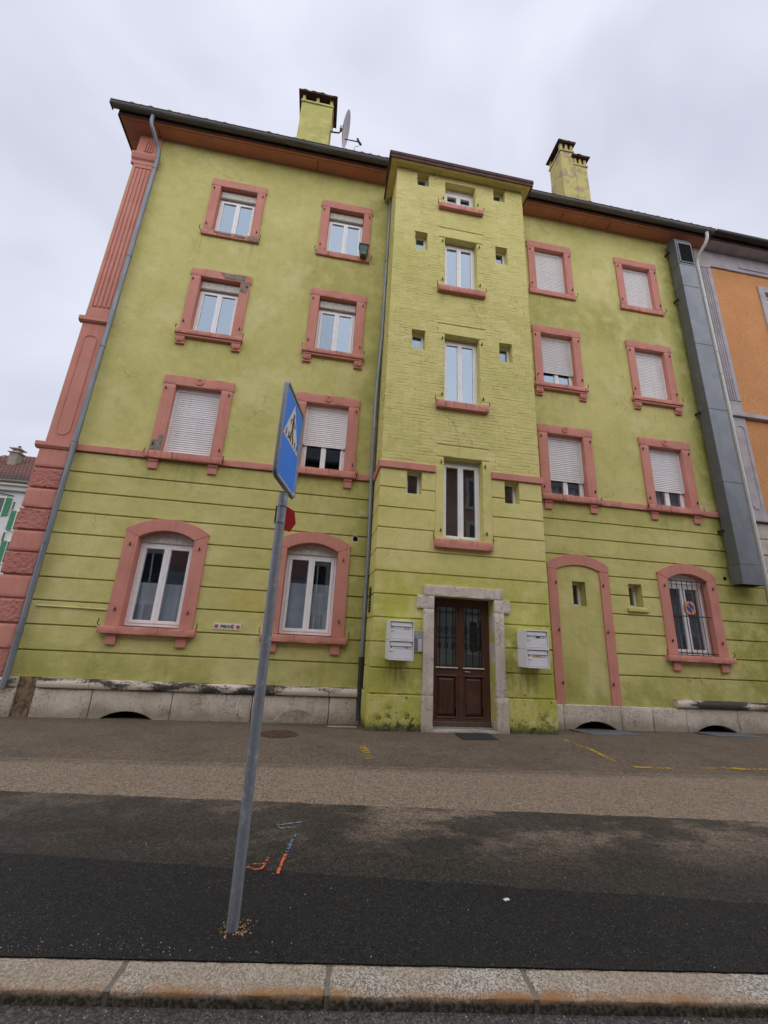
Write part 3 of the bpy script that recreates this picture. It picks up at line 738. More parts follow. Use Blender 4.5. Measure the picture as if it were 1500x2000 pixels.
def rect_window(col, row, close, gls=None, curtain=None, frame_mat='pvc'):
    cx = CX[col]; hw, z0, z1 = ROW[row]; x0, x1 = cx-hw, cx+hw
    ow = {3: .695, 2: .705, 1: .745}[row]; lt = {3: .24, 2: .235, 1: .24}[row]; yf = -.045
    yw = .15
    boxh = .27 if close < .05 else .10
    zt = z1-boxh
    win = build('window', MB().frame(x0+.002, x1-.002, z0, zt, .045, yw-.012, yw+.055), frame_mat, house, bevel=.004)
    gw = cx
    # stone surround
    zb = z0 if row != 3 else z0
    for s_ in (-1, 1):
        a, b = sorted((cx+s_*ow, cx+s_*hw))
        bot = {3: 11.47, 2: 8.31, 1: 5.16}[row]
        build('jamb', MB().rough(a, b, yf, yw+.05, bot, z1, (2, 2, 18), .005, .006, 7, cx+row+s_, 'xXyzZ'), 'pink', win, smooth=True)
    build('lintel', MB().rough(cx-ow-.022, cx+ow+.022, yf-.003, yw+.05, z1+.002, z1+lt, (16, 2, 3), .007, .007, 6, cx*2+row, 'xXyzZ'), 'pink', win, smooth=True)
    if row == 3:
        build('sill', MB().rough(cx-ow-.03, cx+ow+.03, yf-.012, yw-.013, z0-.16, z0-.002, (16, 2, 2), .008, .008, 7, cx*3, 'xXyzZ'), 'pink_sill', win, smooth=True)
    elif row == 2:
        build('sill', MB().rough(cx-.765, cx+.765, -.115, yw-.013, 8.19, 8.308, (16, 2, 2), .004, .01, 8, cx, 'xXyYzZ'), 'pink_sill', win, smooth=True)
        build('sill_moulding', MB().box(cx-.735, cx+.735, -.085, .0, 8.135, 8.19), 'pink', win, bevel=.008)
        for s_ in (-1, 1):
            xa = cx+s_*.63; mb = MB()
            mb.prism_x([(0.0, 7.93), (-.055, 7.94), (-.045, 7.99), (-.075, 8.05), (-.075, 8.133), (0.0, 8.133)], xa-.10, xa+.10)
            for k in range(3): mb.box(xa-.062+k*.048, xa-.034+k*.048, -.088, -.06, 7.985, 8.11)
            build('bracket', mb, 'pink', win, bevel=.006)
    else:
        build('sill', MB().rough(cx-.785, cx+.785, -.125, yw-.013, 5.0, 5.158, (16, 2, 2), .006, .01, 8, cx, 'xXyYzZ'), 'pink_sill', win, smooth=True)
        for s_ in (-1, 1):
            xa = cx+s_*.605; mb = MB(); mb.box(xa-.10, xa+.10, -.075, .0, 4.93, 5.0); mb.box(xa-.092, xa+.092, -.055, .0, 4.775, 4.93)
            build('bracket', mb, 'pink', win, bevel=.006)
        build('ring_ornament', MB().ring(cx, z1+.135, .045, .085, yf-.022, yf+.01), 'pink', win, bevel=.005)
        build('ring_ornament', MB().ring(cx, z1+.135, .004, .032, yf-.014, yf+.01, 16), 'pink', win)
    # shutter box and shutter
    build('shutter_box', MB().box(x0+.003, x1-.003, .085, yw+.05, zt+.002, z1-.001), 'shutter_box' if close < .05 else 'shutter', win, bevel=.004)
    if close < .05 and row == 3 or row == 2 and close < .05:
        build('box_lid', MB().box(x0+.02, x1-.02, .073, .084, zt+.02, z1-.055), 'frame_old', win, bevel=.004)
    if close > .05:
        zs_ = z0+.04+(zt-z0-.04)*(1-close)
        rails = shutter(win, x0+.006, x1-.006, zt, zs_, .10)
        islands('guide_rail', rails, 'pvc', win)
    sashes(win, x0+.002, x1-.002, z0, zt, yw, gls=gls, mat=frame_mat)
    if curtain:
        xs_ = rng(x0, x1, 60)
        mb = MB(); zz = z0+(zt-z0)*curtain[1]
        mb.v = [(x, yw+.13+.018*math.sin(x*48+1.3*math.sin(x*9)), z) for z in (z0, zz) for x in xs_]
        mb.f = [(i, i+1, 61+i+1, 61+i) for i in range(60)]
        build('curtain', mb, curtain[0], win, smooth=True, recalc=False)
    jx_ = ow-.06
    hinge_pins(win, (cx-jx_, cx+jx_), (z0+.18, z1-.12), yf, ((cx-ow-.04, z0-.05, -1), (cx+ow+.04, z0-.05, 1)))
    return win
W = {}
W['A3'] = rect_window('A', 3, 0.0); W['B3'] = rect_window('B', 3, 0.0)
W['C3'] = rect_window('C', 3, 1.0); W['D3'] = rect_window('D', 3, 1.0)
W['A2'] = rect_window('A', 2, 0.0); W['B2'] = rect_window('B', 2, 0.0, ('glass_low', 'glass'))
W['C2'] = rect_window('C', 2, .74); W['D2'] = rect_window('D', 2, .955)
W['A1'] = rect_window('A', 1, 1.0); W['B1'] = rect_window('B', 1, .60, ('glass_low', 'glass_low'))
W['C1'] = rect_window('C', 1, .72, None, ('curtain_white', .3)); W['D1'] = rect_window('D', 1, .70, ('glass_low', 'glass'), ('curtain_white', .33))
# bare cement where paint and stone have broken away
c = CX['A']
patch(W['A3'], [(c-.42, 11.445), (c+.02, 11.41), (c+.02, 11.37), (c-.40, 11.40)], -.065)
patch(W['A3'], [(c+.12, 11.44), (c+.38, 11.43), (c+.36, 11.36), (c+.10, 11.37)], -.065)
patch(W['A3'], [(c+.45, 11.46), (c+.71, 11.44), (c+.71, 11.31), (c+.43, 11.33)], -.065)
patch(W['A2'], [(c-.03, 10.17), (c+.60, 10.165), (c+.56, 10.0), (c+.10, 10.02)], -.056)
patch(W['A2'], [(c+.50, 9.94), (c+.70, 9.95), (c+.63, 9.66), (c+.49, 9.70)], -.053)
patch(W['A1'], [(c-.60, 5.57), (c-.51, 5.57), (c-.51, 5.17), (c-.62, 5.17), (c-.66, 5.3)], -.053)
patch(W['A1'], [(c-.74, 5.42), (c-.66, 5.46), (c-.64, 5.24), (c-.74, 5.2)], -.053)

def arch_surround(win, cx, ow, hw, zb, zs, za, zsi, zai, yf, yb, bottom):
    for s_ in (-1, 1):
        pts = [(cx+s_*ow, bottom), (cx+s_*hw, bottom), (cx+s_*hw, zsi), (cx+s_*ow, zs-.035)]
        build('jamb', MB().prism(pts, yf, yb), 'pink', win, bevel=.007)
    mb = MB(); o_ = arc_pts(cx-ow-.012, cx+ow+.012, zs, za); i_ = arc_pts(cx-hw, cx+hw, zsi, zai)
    mb.prism([(cx-ow-.012, zs-.03)]+o_+[(cx+ow+.012, zs-.03), (cx+hw, zsi+.002)]+[(x, z+.002) for x, z in i_[::-1]][1:-1]+[(cx-hw, zsi+.002)], yf-.003, yb)
    build('arch', mb, 'pink', win, bevel=.007)
def arch_window(cx, grille=False, gl='glass_low', drape=None):
    hw, yw = .535, .17; x0, x1 = cx-hw, cx+hw; zt = 3.22
    top = arc_pts(x0+.003, x1-.003, 3.292, 3.45)
    win = build('window', MB().frame(x0+.003, x1-.003, 1.57, zt, .05, yw-.012, yw+.06), 'pvc', house, bevel=.005)
    build('arch_panel', MB().prism([(x0+.003, zt+.001)]+top+[(x1-.003, zt+.001)], yw-.045, yw+.05), 'frame_old' if not grille else 'pvc', win, bevel=.005)
    sashes(win, x0+.003, x1-.003, 1.57, zt, yw, gl, .05, .062)
    arch_surround(win, cx, .79, hw, 1.55, 3.45, 3.70, 3.292, 3.452, -.05, yw+.05, 1.552)
    build('sill', MB().rough(cx-.865, cx+.865, -.14, yw-.014, 1.41, 1.55, (18, 3, 2), .005, .01, 8, cx, 'xXyYzZ'), 'pink_sill', win, smooth=True)
    for s_ in (-1, 1): build('bracket', MB().box(cx+s_*.625-.095, cx+s_*.625+.095, -.07, .0, 1.21, 1.409), 'pink', win, bevel=.012, seg=2)
    hinge_pins(win, (cx-.66, cx+.66), (1.85, 3.12), -.05, ((cx-.86, 1.57, -1), (cx+.86, 1.57, 1)))
    if drape:
        mat, f0, f1, zlo, zhi = drape
        xs_ = rng(x0+.02+(x1-x0-.04)*f0, x0+.02+(x1-x0-.04)*f1, 60); mb = MB()
        mb.v = [(x, yw+.12+.016*math.sin(x*30+1.5*math.sin(x*7)), z) for z in (zlo, zhi) for x in xs_]
        mb.f = [(i, i+1, 61+i+1, 61+i) for i in range(60)]
        build('curtain', mb, mat, win, smooth=True, recalc=False)  # carries the painted grey reflection in two windows, a real curtain in the third
    return win
W['G'] = arch_window(arch_c[0], drape=('curtain', 0, 1, 1.6, 2.42))  # sheet stands in for the grey reflection in the lower panes
W['H'] = arch_window(arch_c[1], drape=('curtain', 0, 1, 1.6, 2.62))  # again a painted reflection, no drapery: grey over the lower panes
W['Rw'] = arch_window(arch_c[2], True, drape=('curtain_dim', .0, 1, 1.6, 3.15))
mb = MB(); cx = arch_c[2]
for k in range(7): x = cx-.42+k*.14; mb.tube([(x, -.005, 1.56), (x, -.005, 3.30)], .0085, 6)
for z in (1.60, 2.44, 3.27): mb.box(cx-.52, cx+.52, -.012, .002, z-.012, z+.012)
build('window_grille', mb, 'iron', W['Rw'])
# small lights in the ground storey and the blind arch
def small_light(x0, x1, z0, z1, yf, yw, parent=house, sill=False):
    win = build('small_window', MB().frame(x0+.002, x1-.002, z0, z1, .055, yw, yw+.05), 'pvc', parent, bevel=.004)
    build('pane', MB().box(x0+.05, x1-.05, yw+.02, yw+.028, z0+.05, z1-.05), 'glass_low', win)
    return win
w_ = small_light(5.84, 6.17, 2.51, 3.07, .0, .22)
w2 = small_light(7.28, 7.63, 2.575, 3.105, .0, .22)
build('sill', MB().box(7.19, 7.72, -.06, .0, 2.46, 2.545), 'green', w2, bevel=.01)
# pink outline of the bricked-up doorway
mb_d = build('blind_doorway', MB().prism([(6.665+.0, .0)], 0, 1) if False else MB().box(5.235, 5.46, -.034, .03, .43, 3.33), 'pink', house, bevel=.006)
build('jamb', MB().box(6.545, 6.775, -.034, .03, .43, 3.33), 'pink', mb_d, bevel=.006)
o_ = arc_pts(5.225, 6.785, 3.47, 3.71); i_ = arc_pts(5.46, 6.545, 3.332, 3.45)
build('arch', MB().prism([(5.225, 3.333)]+o_+[(6.785, 3.333), (6.545, 3.333)]+[(x, z+.001) for x, z in i_[::-1]][1:-1]+[(5.46, 3.333)], -.037, .03), 'pink', mb_d, bevel=.006)
hinge_pins(mb_d, (5.41, 6.60), (.85, 1.95, 3.0), -.034)

# ---- string course, conduit, broken hole, caps
sc = build('string_course', MB().box(-5.28, CX['A']-.787, -.06, .02, 5.0, 5.145), 'pink', house, bevel=.008)
for a, b in ((CX['A']+.787, CX['B']-.787), (CX['B']+.787, 1.09), (CX['C']+.787, CX['D']-.787), (CX['D']+.787, 11.1), (4.6, CX['C']-.787)):
    build('string_stone', MB().rough(a, b, -.06, .02, 5.0, 5.145, (14, 1, 2), .005, .008, 6, a, 'xXyYzZ'), 'pink', sc, smooth=True)
build('conduit', MB().tube([(-5.12, -.022, 1.845), (-4.5, -.022, 1.842), (-3.9, -.03, 1.835)], .015, 10), 'green', house, smooth=True)
mb = MB(); n = 18; k0 = []
for j in range(n):
    a = 2*math.pi*j/n
    for r_i, yy in ((.050+.014*rnd.random(), -.013), (.066+(.03 if 10 < j < 16 else .008)*rnd.random(), -.0125)):
        mb.v.append((.74+r_i*math.cos(a), yy, 3.63+r_i*1.1*math.sin(a)))
for j in range(n): i = (j+1) % n; mb.f.append((2*j, 2*j+1, 2*i+1, 2*i))
build('broken_plaster', mb, 'plaster', lower, recalc=False)
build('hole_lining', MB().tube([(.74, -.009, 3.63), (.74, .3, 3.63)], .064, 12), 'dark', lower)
build('wall_cap', MB().disc(.85, 4.18, .05, -.03, -.005), 'beige', lower, bevel=.008)
build('vent_pipe', MB().disc(9.98, 3.42, .045, -.016, .0), 'dark', lower)
for x in (8.55, 8.86): build('wall_clip', MB().box(x-.02, x+.02, -.035, -.005, 1.0, 1.06), 'green', lower, bevel=.006)

# ---- plinth of limestone blocks
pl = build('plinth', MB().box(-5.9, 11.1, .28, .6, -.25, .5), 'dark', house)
def block(a, b, z1=.428, arch=None, i=0):
    if arch:
        ar = arc_pts(arch[0], arch[1], -.05, arch[2], 18)
        pts = [(a, -.2), (a, z1), (b, z1), (b, -.2), (arch[1], -.2)]+ar[::-1]+[(arch[0], -.2)]
        o = build('plinth_stone', MB().prism(pts, -.065, .27), 'stone', pl, bevel=.012, seg=2)
    else:
        o = build('plinth_stone', MB().rough(a, b, -.07, .27, -.2, z1, (max(4, int((b-a)*9)), 2, 6), .009, .022, 7, i, 'xXyZ'), 'stone', pl, smooth=True)
for i, (a, b, ar) in enumerate([(-5.9, -5.05, None), (-4.74, -3.80, None), (-3.79, -2.43, (-3.60, -2.70, .085)), (-2.42, -1.0, None), (-.99, .45, None), (.46, 1.12, None),
        (4.6, 5.36, None), (5.37, 6.69, (5.57, 6.58, .115)), (6.70, 7.45, None), (7.46, 8.27, None), (8.28, 9.58, (8.47, 9.53, .10)), (9.59, 10.4, None), (10.41, 11.1, None)]):
    block(a, b, arch=ar, i=i)
ar = arc_pts(-.60, .30, -.06, .20, 16)
build('vent_fill', MB().prism(ar+[(.30, -.2), (-.60, -.2)], -.078, -.05), 'vent_mortar', pl, bevel=.008)
build('rubble_fill', MB().rough(-5.04, -4.75, -.03, .27, -.2, .6, (6, 3, 12), .03, .02, 11, 5, 'xXyZ'), 'rubble', pl, smooth=True)
def mould(a, b, i):
    prof = [(.0, .432), (-.08, .434), (-.118, .455), (-.135, .50), (-.13, .545), (-.105, .58), (-.06, .597), (.0, .599)]
    mb = MB(); n = max(3, int((b-a)*6)); m = len(prof)
    for q in range(n+1):
        x = a+(b-a)*q/n
        for (y, z) in prof:
            d = mnoise.noise(Vector((x*5, y*9, z*9)))*.007; mb.v.append((x, y+d, z+d*.6))
    for q in range(n):
        for j in range(m-1): k = q*m+j; mb.f.append((k, k+1, k+m+1, k+m))
    mb.f.append(tuple(range(m))); mb.f.append(tuple(n*m+j for j in range(m-1, -1, -1)))
    build('plinth_moulding', mb, 'mould', pl, smooth=True)
for i, (a, b) in enumerate([(-5.88, -5.06), (-4.71, -3.86), (-3.85, -2.45), (-2.44, -.62), (-.61, .42), (.43, 1.12), (8.06, 9.13), (9.14, 10.3), (10.31, 11.1)]): mould(a, b, i)

# ---- corner pilaster
pil = build('corner_pilaster', MB().box(-5.81, -5.30, -.045, .0, 5.13, 8.13), 'pink', house, bevel=.01)
ed = [4.965]+GR+[.60]
for k in range(len(ed)-1):
    z1, z0 = ed[k]-(.018 if k else 0), ed[k+1]+(.018 if k < len(ed)-2 else 0)
    if k % 2: build('quoin_block', MB().rough(-5.86, -5.30, -.085, .3, z0, z1, (26, 4, 20), .016, .014, 26, k, 'xXyzZ'), 'pink_rough', pil, smooth=True)
    else: build('quoin_block', MB().rough(-5.86, -5.30, -.075, .3, z0, z1, (8, 3, 6), .003, .016, 5, k, 'xXyzZ'), 'pink', pil, smooth=True)
build('quoin_joint', MB().box(-5.82, -5.31, -.035, .25, .6, 4.97), 'pink', pil)
build('pilaster_cap', MB().prism_x([(.0, 4.965), (-.09, 4.965), (-.13, 5.02), (-.13, 5.10), (-.06, 5.128), (.0, 5.128)], -5.94, -5.28), 'pink', pil, bevel=.006)
# sunk panel, raised rim
def rim(xc, hw, z0, z1, w, y0, y1):
    mb = MB(); n = 12
    for (r1, r2) in ((hw, hw-w),):
        out, inn = [], []
        for k in range(n+1): a = math.pi*k/n; out.append((xc+r1*math.cos(a), z1+r1*math.sin(a)*.6)); inn.append((xc+r2*math.cos(a), z1+r2*math.sin(a)*.6))
        for k in range(n+1): a = math.pi+math.pi*k/n; out.append((xc+r1*math.cos(a), z0+r1*math.sin(a))); inn.append((xc+r2*math.cos(a), z0+r2*math.sin(a)))
        m = len(out); k0 = len(mb.v)
        for y in (y0, y1):
            mb.v += [(x, y, z) for x, z in out]+[(x, y, z) for x, z in inn]
        for i in range(m):
            j = (i+1) % m
            mb.f += [(k0+i, k0+j, k0+m+j, k0+m+i), (k0+i, k0+2*m+i, k0+2*m+j, k0+j), (k0+m+i, k0+m+j, k0+3*m+j, k0+3*m+i)]
    return mb
build('sunk_panel_rim', rim(-5.55, .14, 5.45, 7.72, .016, -.058, -.04), 'pink', pil)
build('pilaster_band', MB().prism_x([(.0, 8.13), (-.07, 8.13), (-.115, 8.17), (-.115, 8.27), (-.05, 8.30), (.0, 8.30)], -5.89, -5.27), 'pink', pil, bevel=.006)
build('pilaster_foot', MB().box(-5.80, -5.30, -.075, .0, 8.298, 8.53), 'pink', pil, bevel=.012)
mb = MB(); mb.box(-5.79, -5.31, -.04, .0, 8.53, 13.22)
build('pilaster_shaft', mb, 'pink', pil)
for k in range(4):
    x = -5.70+k*.095
    build('flute_fillet', MB().box(x-.001+(.0), x+.062, -.062, -.035, 8.62 if 0 else 8.60, 13.08), 'pink', pil, bevel=.012, seg=2)
build('pilaster_edge', MB().box(-5.79, -5.725, -.062, -.035, 8.53, 13.22), 'pink', pil, bevel=.006)
build('pilaster_edge', MB().box(-5.315-.025, -5.31+.0, -.062, -.035, 8.53, 13.22), 'pink', pil, bevel=.006)
build('pilaster_edge', MB().box(-5.725, -5.34, -.062, -.035, 13.10, 13.22), 'pink', pil, bevel=.006)
build('capital', MB().prism_x([(.0, 13.22), (-.07, 13.22), (-.07, 13.34), (-.11, 13.38), (-.15, 13.50), (-.15, 13.56), (.0, 13.56)], -5.87, -5.24), 'pink', pil, bevel=.006)
mb = MB(); mb.box(-5.84, -5.28, -.03, .3, 13.56, 14.365)
fr = build('frieze_block', mb, 'pink', pil)
mb = MB()
for k in range(4): mb.box(-5.66+k*.058, -5.625+k*.058, -.055, -.028, 13.72, 14.2)
build('frieze_flutes', mb, 'pink', pil, bevel=.006)

# ---- eaves, gutter, roof
roof = build('roof', MB().prism_x([(-.42, 14.43), (5.0, 17.95), (10.3, 14.43)], -6.27, 11.48), 'tile', house)
build('soffit', MB().box(-6.25, 11.46, -.40, .8, 14.365, 14.425), 'pink_soffit', roof)
build('soffit', MB().box(-6.25, -5.7, .8, 9.9, 14.365, 14.425), 'pink_soffit', roof)
build('soffit_rail', MB().box(-6.2, 11.4, -.33, -.30, 14.352, 14.366), 'pink_soffit', roof)
for x in (-5.35, -1.1, 6.4, 7.2, 8.0): build('soffit_joint', MB().box(x, x+.012, -.30, -.02, 14.358, 14.366), 'dark', roof)
build('fascia', MB().box(-6.26, 11.47, -.425, -.401, 14.355, 14.60), 'brown_trim', roof)
build('verge_board', MB().box(-6.29, -6.251, -.40, 9.9, 14.345, 14.62), 'brown_trim', roof)
def gutter_mb(x0, x1, yc=-.53, zc=14.52, r=.098):
    n = 12; prof = [(yc+r*math.cos(math.pi+math.pi*i/n), zc+r*math.sin(math.pi+math.pi*i/n)) for i in range(n+1)]
    prof += [(yc+(r-.012)*math.cos(2*math.pi-math.pi*i/n), zc+(r-.012)*math.sin(2*math.pi-math.pi*i/n)) for i in range(n+1)]
    return MB().prism_x(prof, x0, x1)
build('gutter', gutter_mb(-6.41, 11.43), 'gutter', house, smooth=True)
mb = MB(); mb.tube([(-6.41, -.63, 14.523), (11.43, -.63, 14.523)], .014, 8); build('gutter_bead', mb, 'gutter', roof, smooth=True)
mb = MB(); mb.prism([(-6.42, 14.41), (-6.40, 14.41), (-6.40, 14.53), (-6.42, 14.53)], -.62, -.44); build('gutter_end', mb, 'gutter', roof)
x = -5.0
while x < 11.3:
    mb = MB(); mb.tube([(x, -.53-.101*math.cos(a), 14.52-.101*math.sin(a)) for a in [math.pi*i/8 for i in range(9)]], .008, 5)
    build('gutter_bracket', mb, 'gutter', roof); x += 2.35
# curved tile, shared by the whole eaves row
def tile_mesh(w=.235, ln=.42, h=.030, th=.016):
    mb = MB(); n = 8; P = []
    for i in range(n+1):
        u = i/n; P.append((-w/2+w*u, h*.5*(1-math.cos(2*math.pi*(u*.92+.04)))))
    for y in (0.0, ln):
        mb.v += [(x, y, z+y*.0) for x, z in P]+[(x, y, z-th) for x, z in P]
    m = n+1
    for i in range(n):
        mb.f += [(i, i+1, 2*m+i+1, 2*m+i), (m+i, 3*m+i, 3*m+i+1, m+i+1), (i, m+i, m+i+1, i+1), (2*m+i, 2*m+i+1, 3*m+i+1, 3*m+i)]
    return mb
tm = tile_mesh(); ang = math.atan2(17.95-14.43, 5.42)
def slope(v, y0, z0): return (v[0], y0+v[1]*math.cos(ang)-v[2]*math.sin(ang), z0+v[1]*math.sin(ang)+v[2]*math.cos(ang))
base_tile = None; x = -6.14; i = 0
while x < 11.4:
    y0, z0 = -.60+rnd.uniform(-.012, .012), 14.558+rnd.uniform(-.006, .006)
    if base_tile is None:
        tt = MB(); tt.v = [tuple(Vector(slope(v, y0, z0))+Vector((x, 0, 0))) for v in tm.v]; tt.f = tm.f
        base_tile = build('roof_tile', tt, 'tile', roof, smooth=True); off = WL[base_tile]-Vector((x, y0, z0))
    else:
        d = dup(base_tile, Vector((x, y0, z0))+off, roof); d.rotation_euler = (rnd.uniform(-.02, .02), rnd.uniform(-.03, .03), rnd.uniform(-.02, .02))
    x += .232; i += 1

# ---- downpipes
def pipe(name, pts, r, mat, parent, joints=(), n=14):
    o = build(name, MB().tube(pts, r, n), mat, parent, smooth=True)
    for (p, q) in joints: build('pipe_collar', MB().tube([p, q], r+.009, n), mat, o, smooth=True)
    return o
def neck(p0, p1, p2, k=6):
    out = []
    for i in range(k+1):
        t_ = i/k; a = Vector(p0)*(1-t_)**2+Vector(p1)*2*t_*(1-t_)+Vector(p2)*t_**2; out.append(tuple(a))
    return out
X0 = -5.215
pts = [(-5.40, -.50, 14.44)]+neck((-5.40, -.50, 14.30), (-5.40, -.50, 14.12), (-5.33, -.40, 14.0))+neck((-5.27, -.24, 13.82), (X0, -.125, 13.68), (X0, -.125, 13.5))+[(X0, -.125, 1.3), (X0-.002, -.125, .62), (X0-.02, -.14, .40)]
pipe('downpipe', pts, .05, 'pipe', house, [((X0, -.125, z), (X0, -.125, z+.035)) for z in (13.05, 10.1, 7.5, 5.15, 3.0, 1.35)])
X1 = 1.03
pts = [(X1+.03, -.30, 13.98)]+neck((X1+.03, -.30, 13.95), (X1+.03, -.20, 13.82), (X1+.03, -.11, 13.75))+[(X1+.03, -.11, 13.5), (X1+.02, -.11, 9.0), (X1-.03, -.11, 7.4), (X1-.035, -.11, 5.4), (X1, -.11, 3.5), (X1, -.11, 1.12)]
p2 = pipe('downpipe', pts, .042, 'pipe', house, [((X1+.022, -.11, 11.4), (X1+.022, -.11, 11.43)), ((X1-.03, -.11, 6.3), (X1-.03, -.11, 6.34)), ((X1, -.11, 2.6), (X1, -.11, 2.63))])
build('cast_foot', MB().tube([(X1, -.11, 1.2), (X1, -.11, 1.13), (X1, -.11, 1.125), (X1, -.11, .35), (X1+.005, -.12, .2), (X1+.01, -.16, .06)], .055, 14, [.062, .066, .055, .055, .055, .055]), 'pipe_black', p2, smooth=True)
build('cable', MB().tube([(1.075, -.045, 13.6), (1.07, -.04, 8), (1.072, -.045, 4), (1.074, -.04, .9), (1.06, -.05, .1)], .008, 6), 'iron', house)
X2 = 11.06
pts = [(11.16, -.53, 14.44)]+neck((11.16, -.53, 14.30), (11.16, -.50, 14.12), (11.12, -.38, 14.0))+neck((11.06, -.22, 13.82), (X2, -.12, 13.7), (X2, -.12, 13.55))+[(X2, -.12, 5.4), (X2, -.12, .2)]
pipe('downpipe', pts, .05, 'white_pipe', house, [((X2, -.12, z), (X2, -.12, z+.03)) for z in (13.2, 10.2, 9.45, 5.6)])

# ---- stair tower
TX0, TX1, TY = 1.09, 4.63, -1.0
BIG = [(2.43, 3.295, 3.57, 5.37), (2.43, 3.29, 6.74, 8.545), (2.42, 3.275, 10.0, 11.55), (2.42, 3.265, 12.76, 13.52)]
SM = [(x0, x1, z0, z1) for (z0, z1) in ((4.45, 4.975), (8.025, 8.545), (11.02, 11.57), (13.22, 13.69)) for (x0, x1) in ((1.64, 1.96), (3.79, 4.12))]
th = BIG+SM+[(2.25, 3.46, -.1, 2.40)]
tower = build('stair_tower', MB().cells(TX0+.012, TX1-.012, -.1, 13.75, th, TY+.014, TY+.26), 'green_tower', house)
mb = MB(); mb.box(TX0+.012, TX0+.25, TY+.26, .0, -.1, 13.75); mb.box(TX1-.25, TX1-.012, TY+.26, .0, -.1, 13.75)
build('tower_side', mb, 'green_tower', tower)
# painted brickwork, laid course by course round the openings, standing courses over the windows
ch, bl = .0778, .262; zb0, zb1 = 5.12, 13.72
soldier = [(b[0]-.16, b[1]+.16, b[3]+.01, min(b[3]+.27, 13.70)) for b in BIG[:3]]
brk = MB(); br = random.Random(3)
def brick(x0, x1, z0, z1, y=TY):
    if x1-x0 < .03 or z1-z0 < .02: return
    p = br.uniform(-.001, .0015); e = .008; k = len(brk.v); tl = br.uniform(-.0018, .0018)
    a, b, c, d = x0, x1, z0+.001, z1-.001; dj = br.choice((.0008, .0015, .002, .0045))
    for (ee, yy) in ((0, y+dj), (e, y+p)):
        ex_ = 0.0
        brk.v += [(a+ex_, yy, c+ee), (b-ex_, yy, c+ee), (b-ex_, yy-tl, d-ee), (a+ex_, yy-tl, d-ee)]
    brk.f += [(k+4, k+5, k+6, k+7)]+[(k+i, k+(i+1) % 4, k+4+(i+1) % 4, k+4+i) for i in range(4)]
def subtract(iv, h0, h1):
    out = []
    for a, b in iv:
        if h1 <= a or h0 >= b: out.append((a, b)); continue
        if a < h0: out.append((a, h0))
        if b > h1: out.append((h1, b))
    return out
z = zb0; row = 0
while z < zb1-.02:
    z1 = min(z+ch, zb1); zc = (z+z1)/2; x = TX0-(.131 if row % 2 else 0)
    while x < TX1:
        iv = [(max(x, TX0), min(x+bl*(1+.0), TX1))]
        for h in BIG+SM+soldier:
            if h[2] < z1-.004 and h[3] > z+.004: iv = subtract(iv, h[0], h[1])
        for a, b in iv: brick(a, b, z+br.uniform(-.003, .003), z1)
        x += bl+br.uniform(-.012, .012)
    z = z1; row += 1
for (x0, x1, z0, z1) in soldier:
    x = x0
    while x < x1-.02: brick(x, min(x+.079, x1), z0, z1); x += .079
build('tower_brickwork', brk, 'green_tower', tower, kind='stuff', recalc=False, weld=False)
sb = MB(); z = zb0; row = 0
while z < zb1-.02:
    y = TY+(.13 if row % 2 else 0.0)
    ys = [TY]+([TY+.13] if row % 2 else [])
    while ys[-1] < -.02: ys.append(min(ys[-1]+.262, -.002))
    for a, b in zip(ys, ys[1:]):
        p = br.uniform(-.003, .004); sb.box(TX0-p, TX0+.02, a+.003, b-.003, z+.003, min(z+ch, zb1)-.003)
    z += ch; row += 1
build('tower_side_brickwork', sb, 'green_tower', tower, kind='stuff')
# rusticated bands round the tower foot
te = [4.965]+GR+[.625, -.12]; flat = (2.255, 3.495, 3.32, 5.34)
for k in range(len(te)-1):
    z1, z0 = te[k]-(.013 if k else 0), te[k+1]+(.013 if k < len(te)-2 else 0)
    hs = [h for h in th+[flat] if h[2] < z1 and h[3] > z0]
    ex = .02 if k == len(te)-2 else 0
    mb = MB().cells(TX0-.008-ex, TX1+.008+ex, z0, z1, hs, TY-.010-ex, TY+.02)
    islands('wall_band', mb, 'green_tower', tower, bevel=.006)
    for a, b in ((TX0-.008-ex, TX0+.02), (TX1-.02, TX1+.008+ex)): build('side_band', MB().box(a, b, TY+.021, .0, z0, z1), 'green_tower', tower, bevel=.004)
build('flat_surround', MB().cells(flat[0]+.002, flat[1]-.002, 3.53, flat[3], [(2.43, 3.295, 3.53, 5.37)], TY-.013, TY+.02), 'green_tower', tower, bevel=.006)
build('flat_surround_foot', MB().box(flat[0]+.002, flat[1]-.002, TY-.008, TY+.02, 3.318, 3.53), 'green_tower', tower)
for a, b in ((TX0-.05, 2.25), (3.495, TX1+.05)):
    mb = MB(); mb.box(a, b, TY-.055, TY+.02, 4.965, 5.118)
    if a < 2: mb.box(a, TX0+.02, TY+.02, -.0, 4.965, 5.118)
    else: mb.box(TX1-.02, b, TY+.02, -.0, 4.965, 5.118)
    build('tower_string_course', mb, 'pink', tower, bevel=.008)
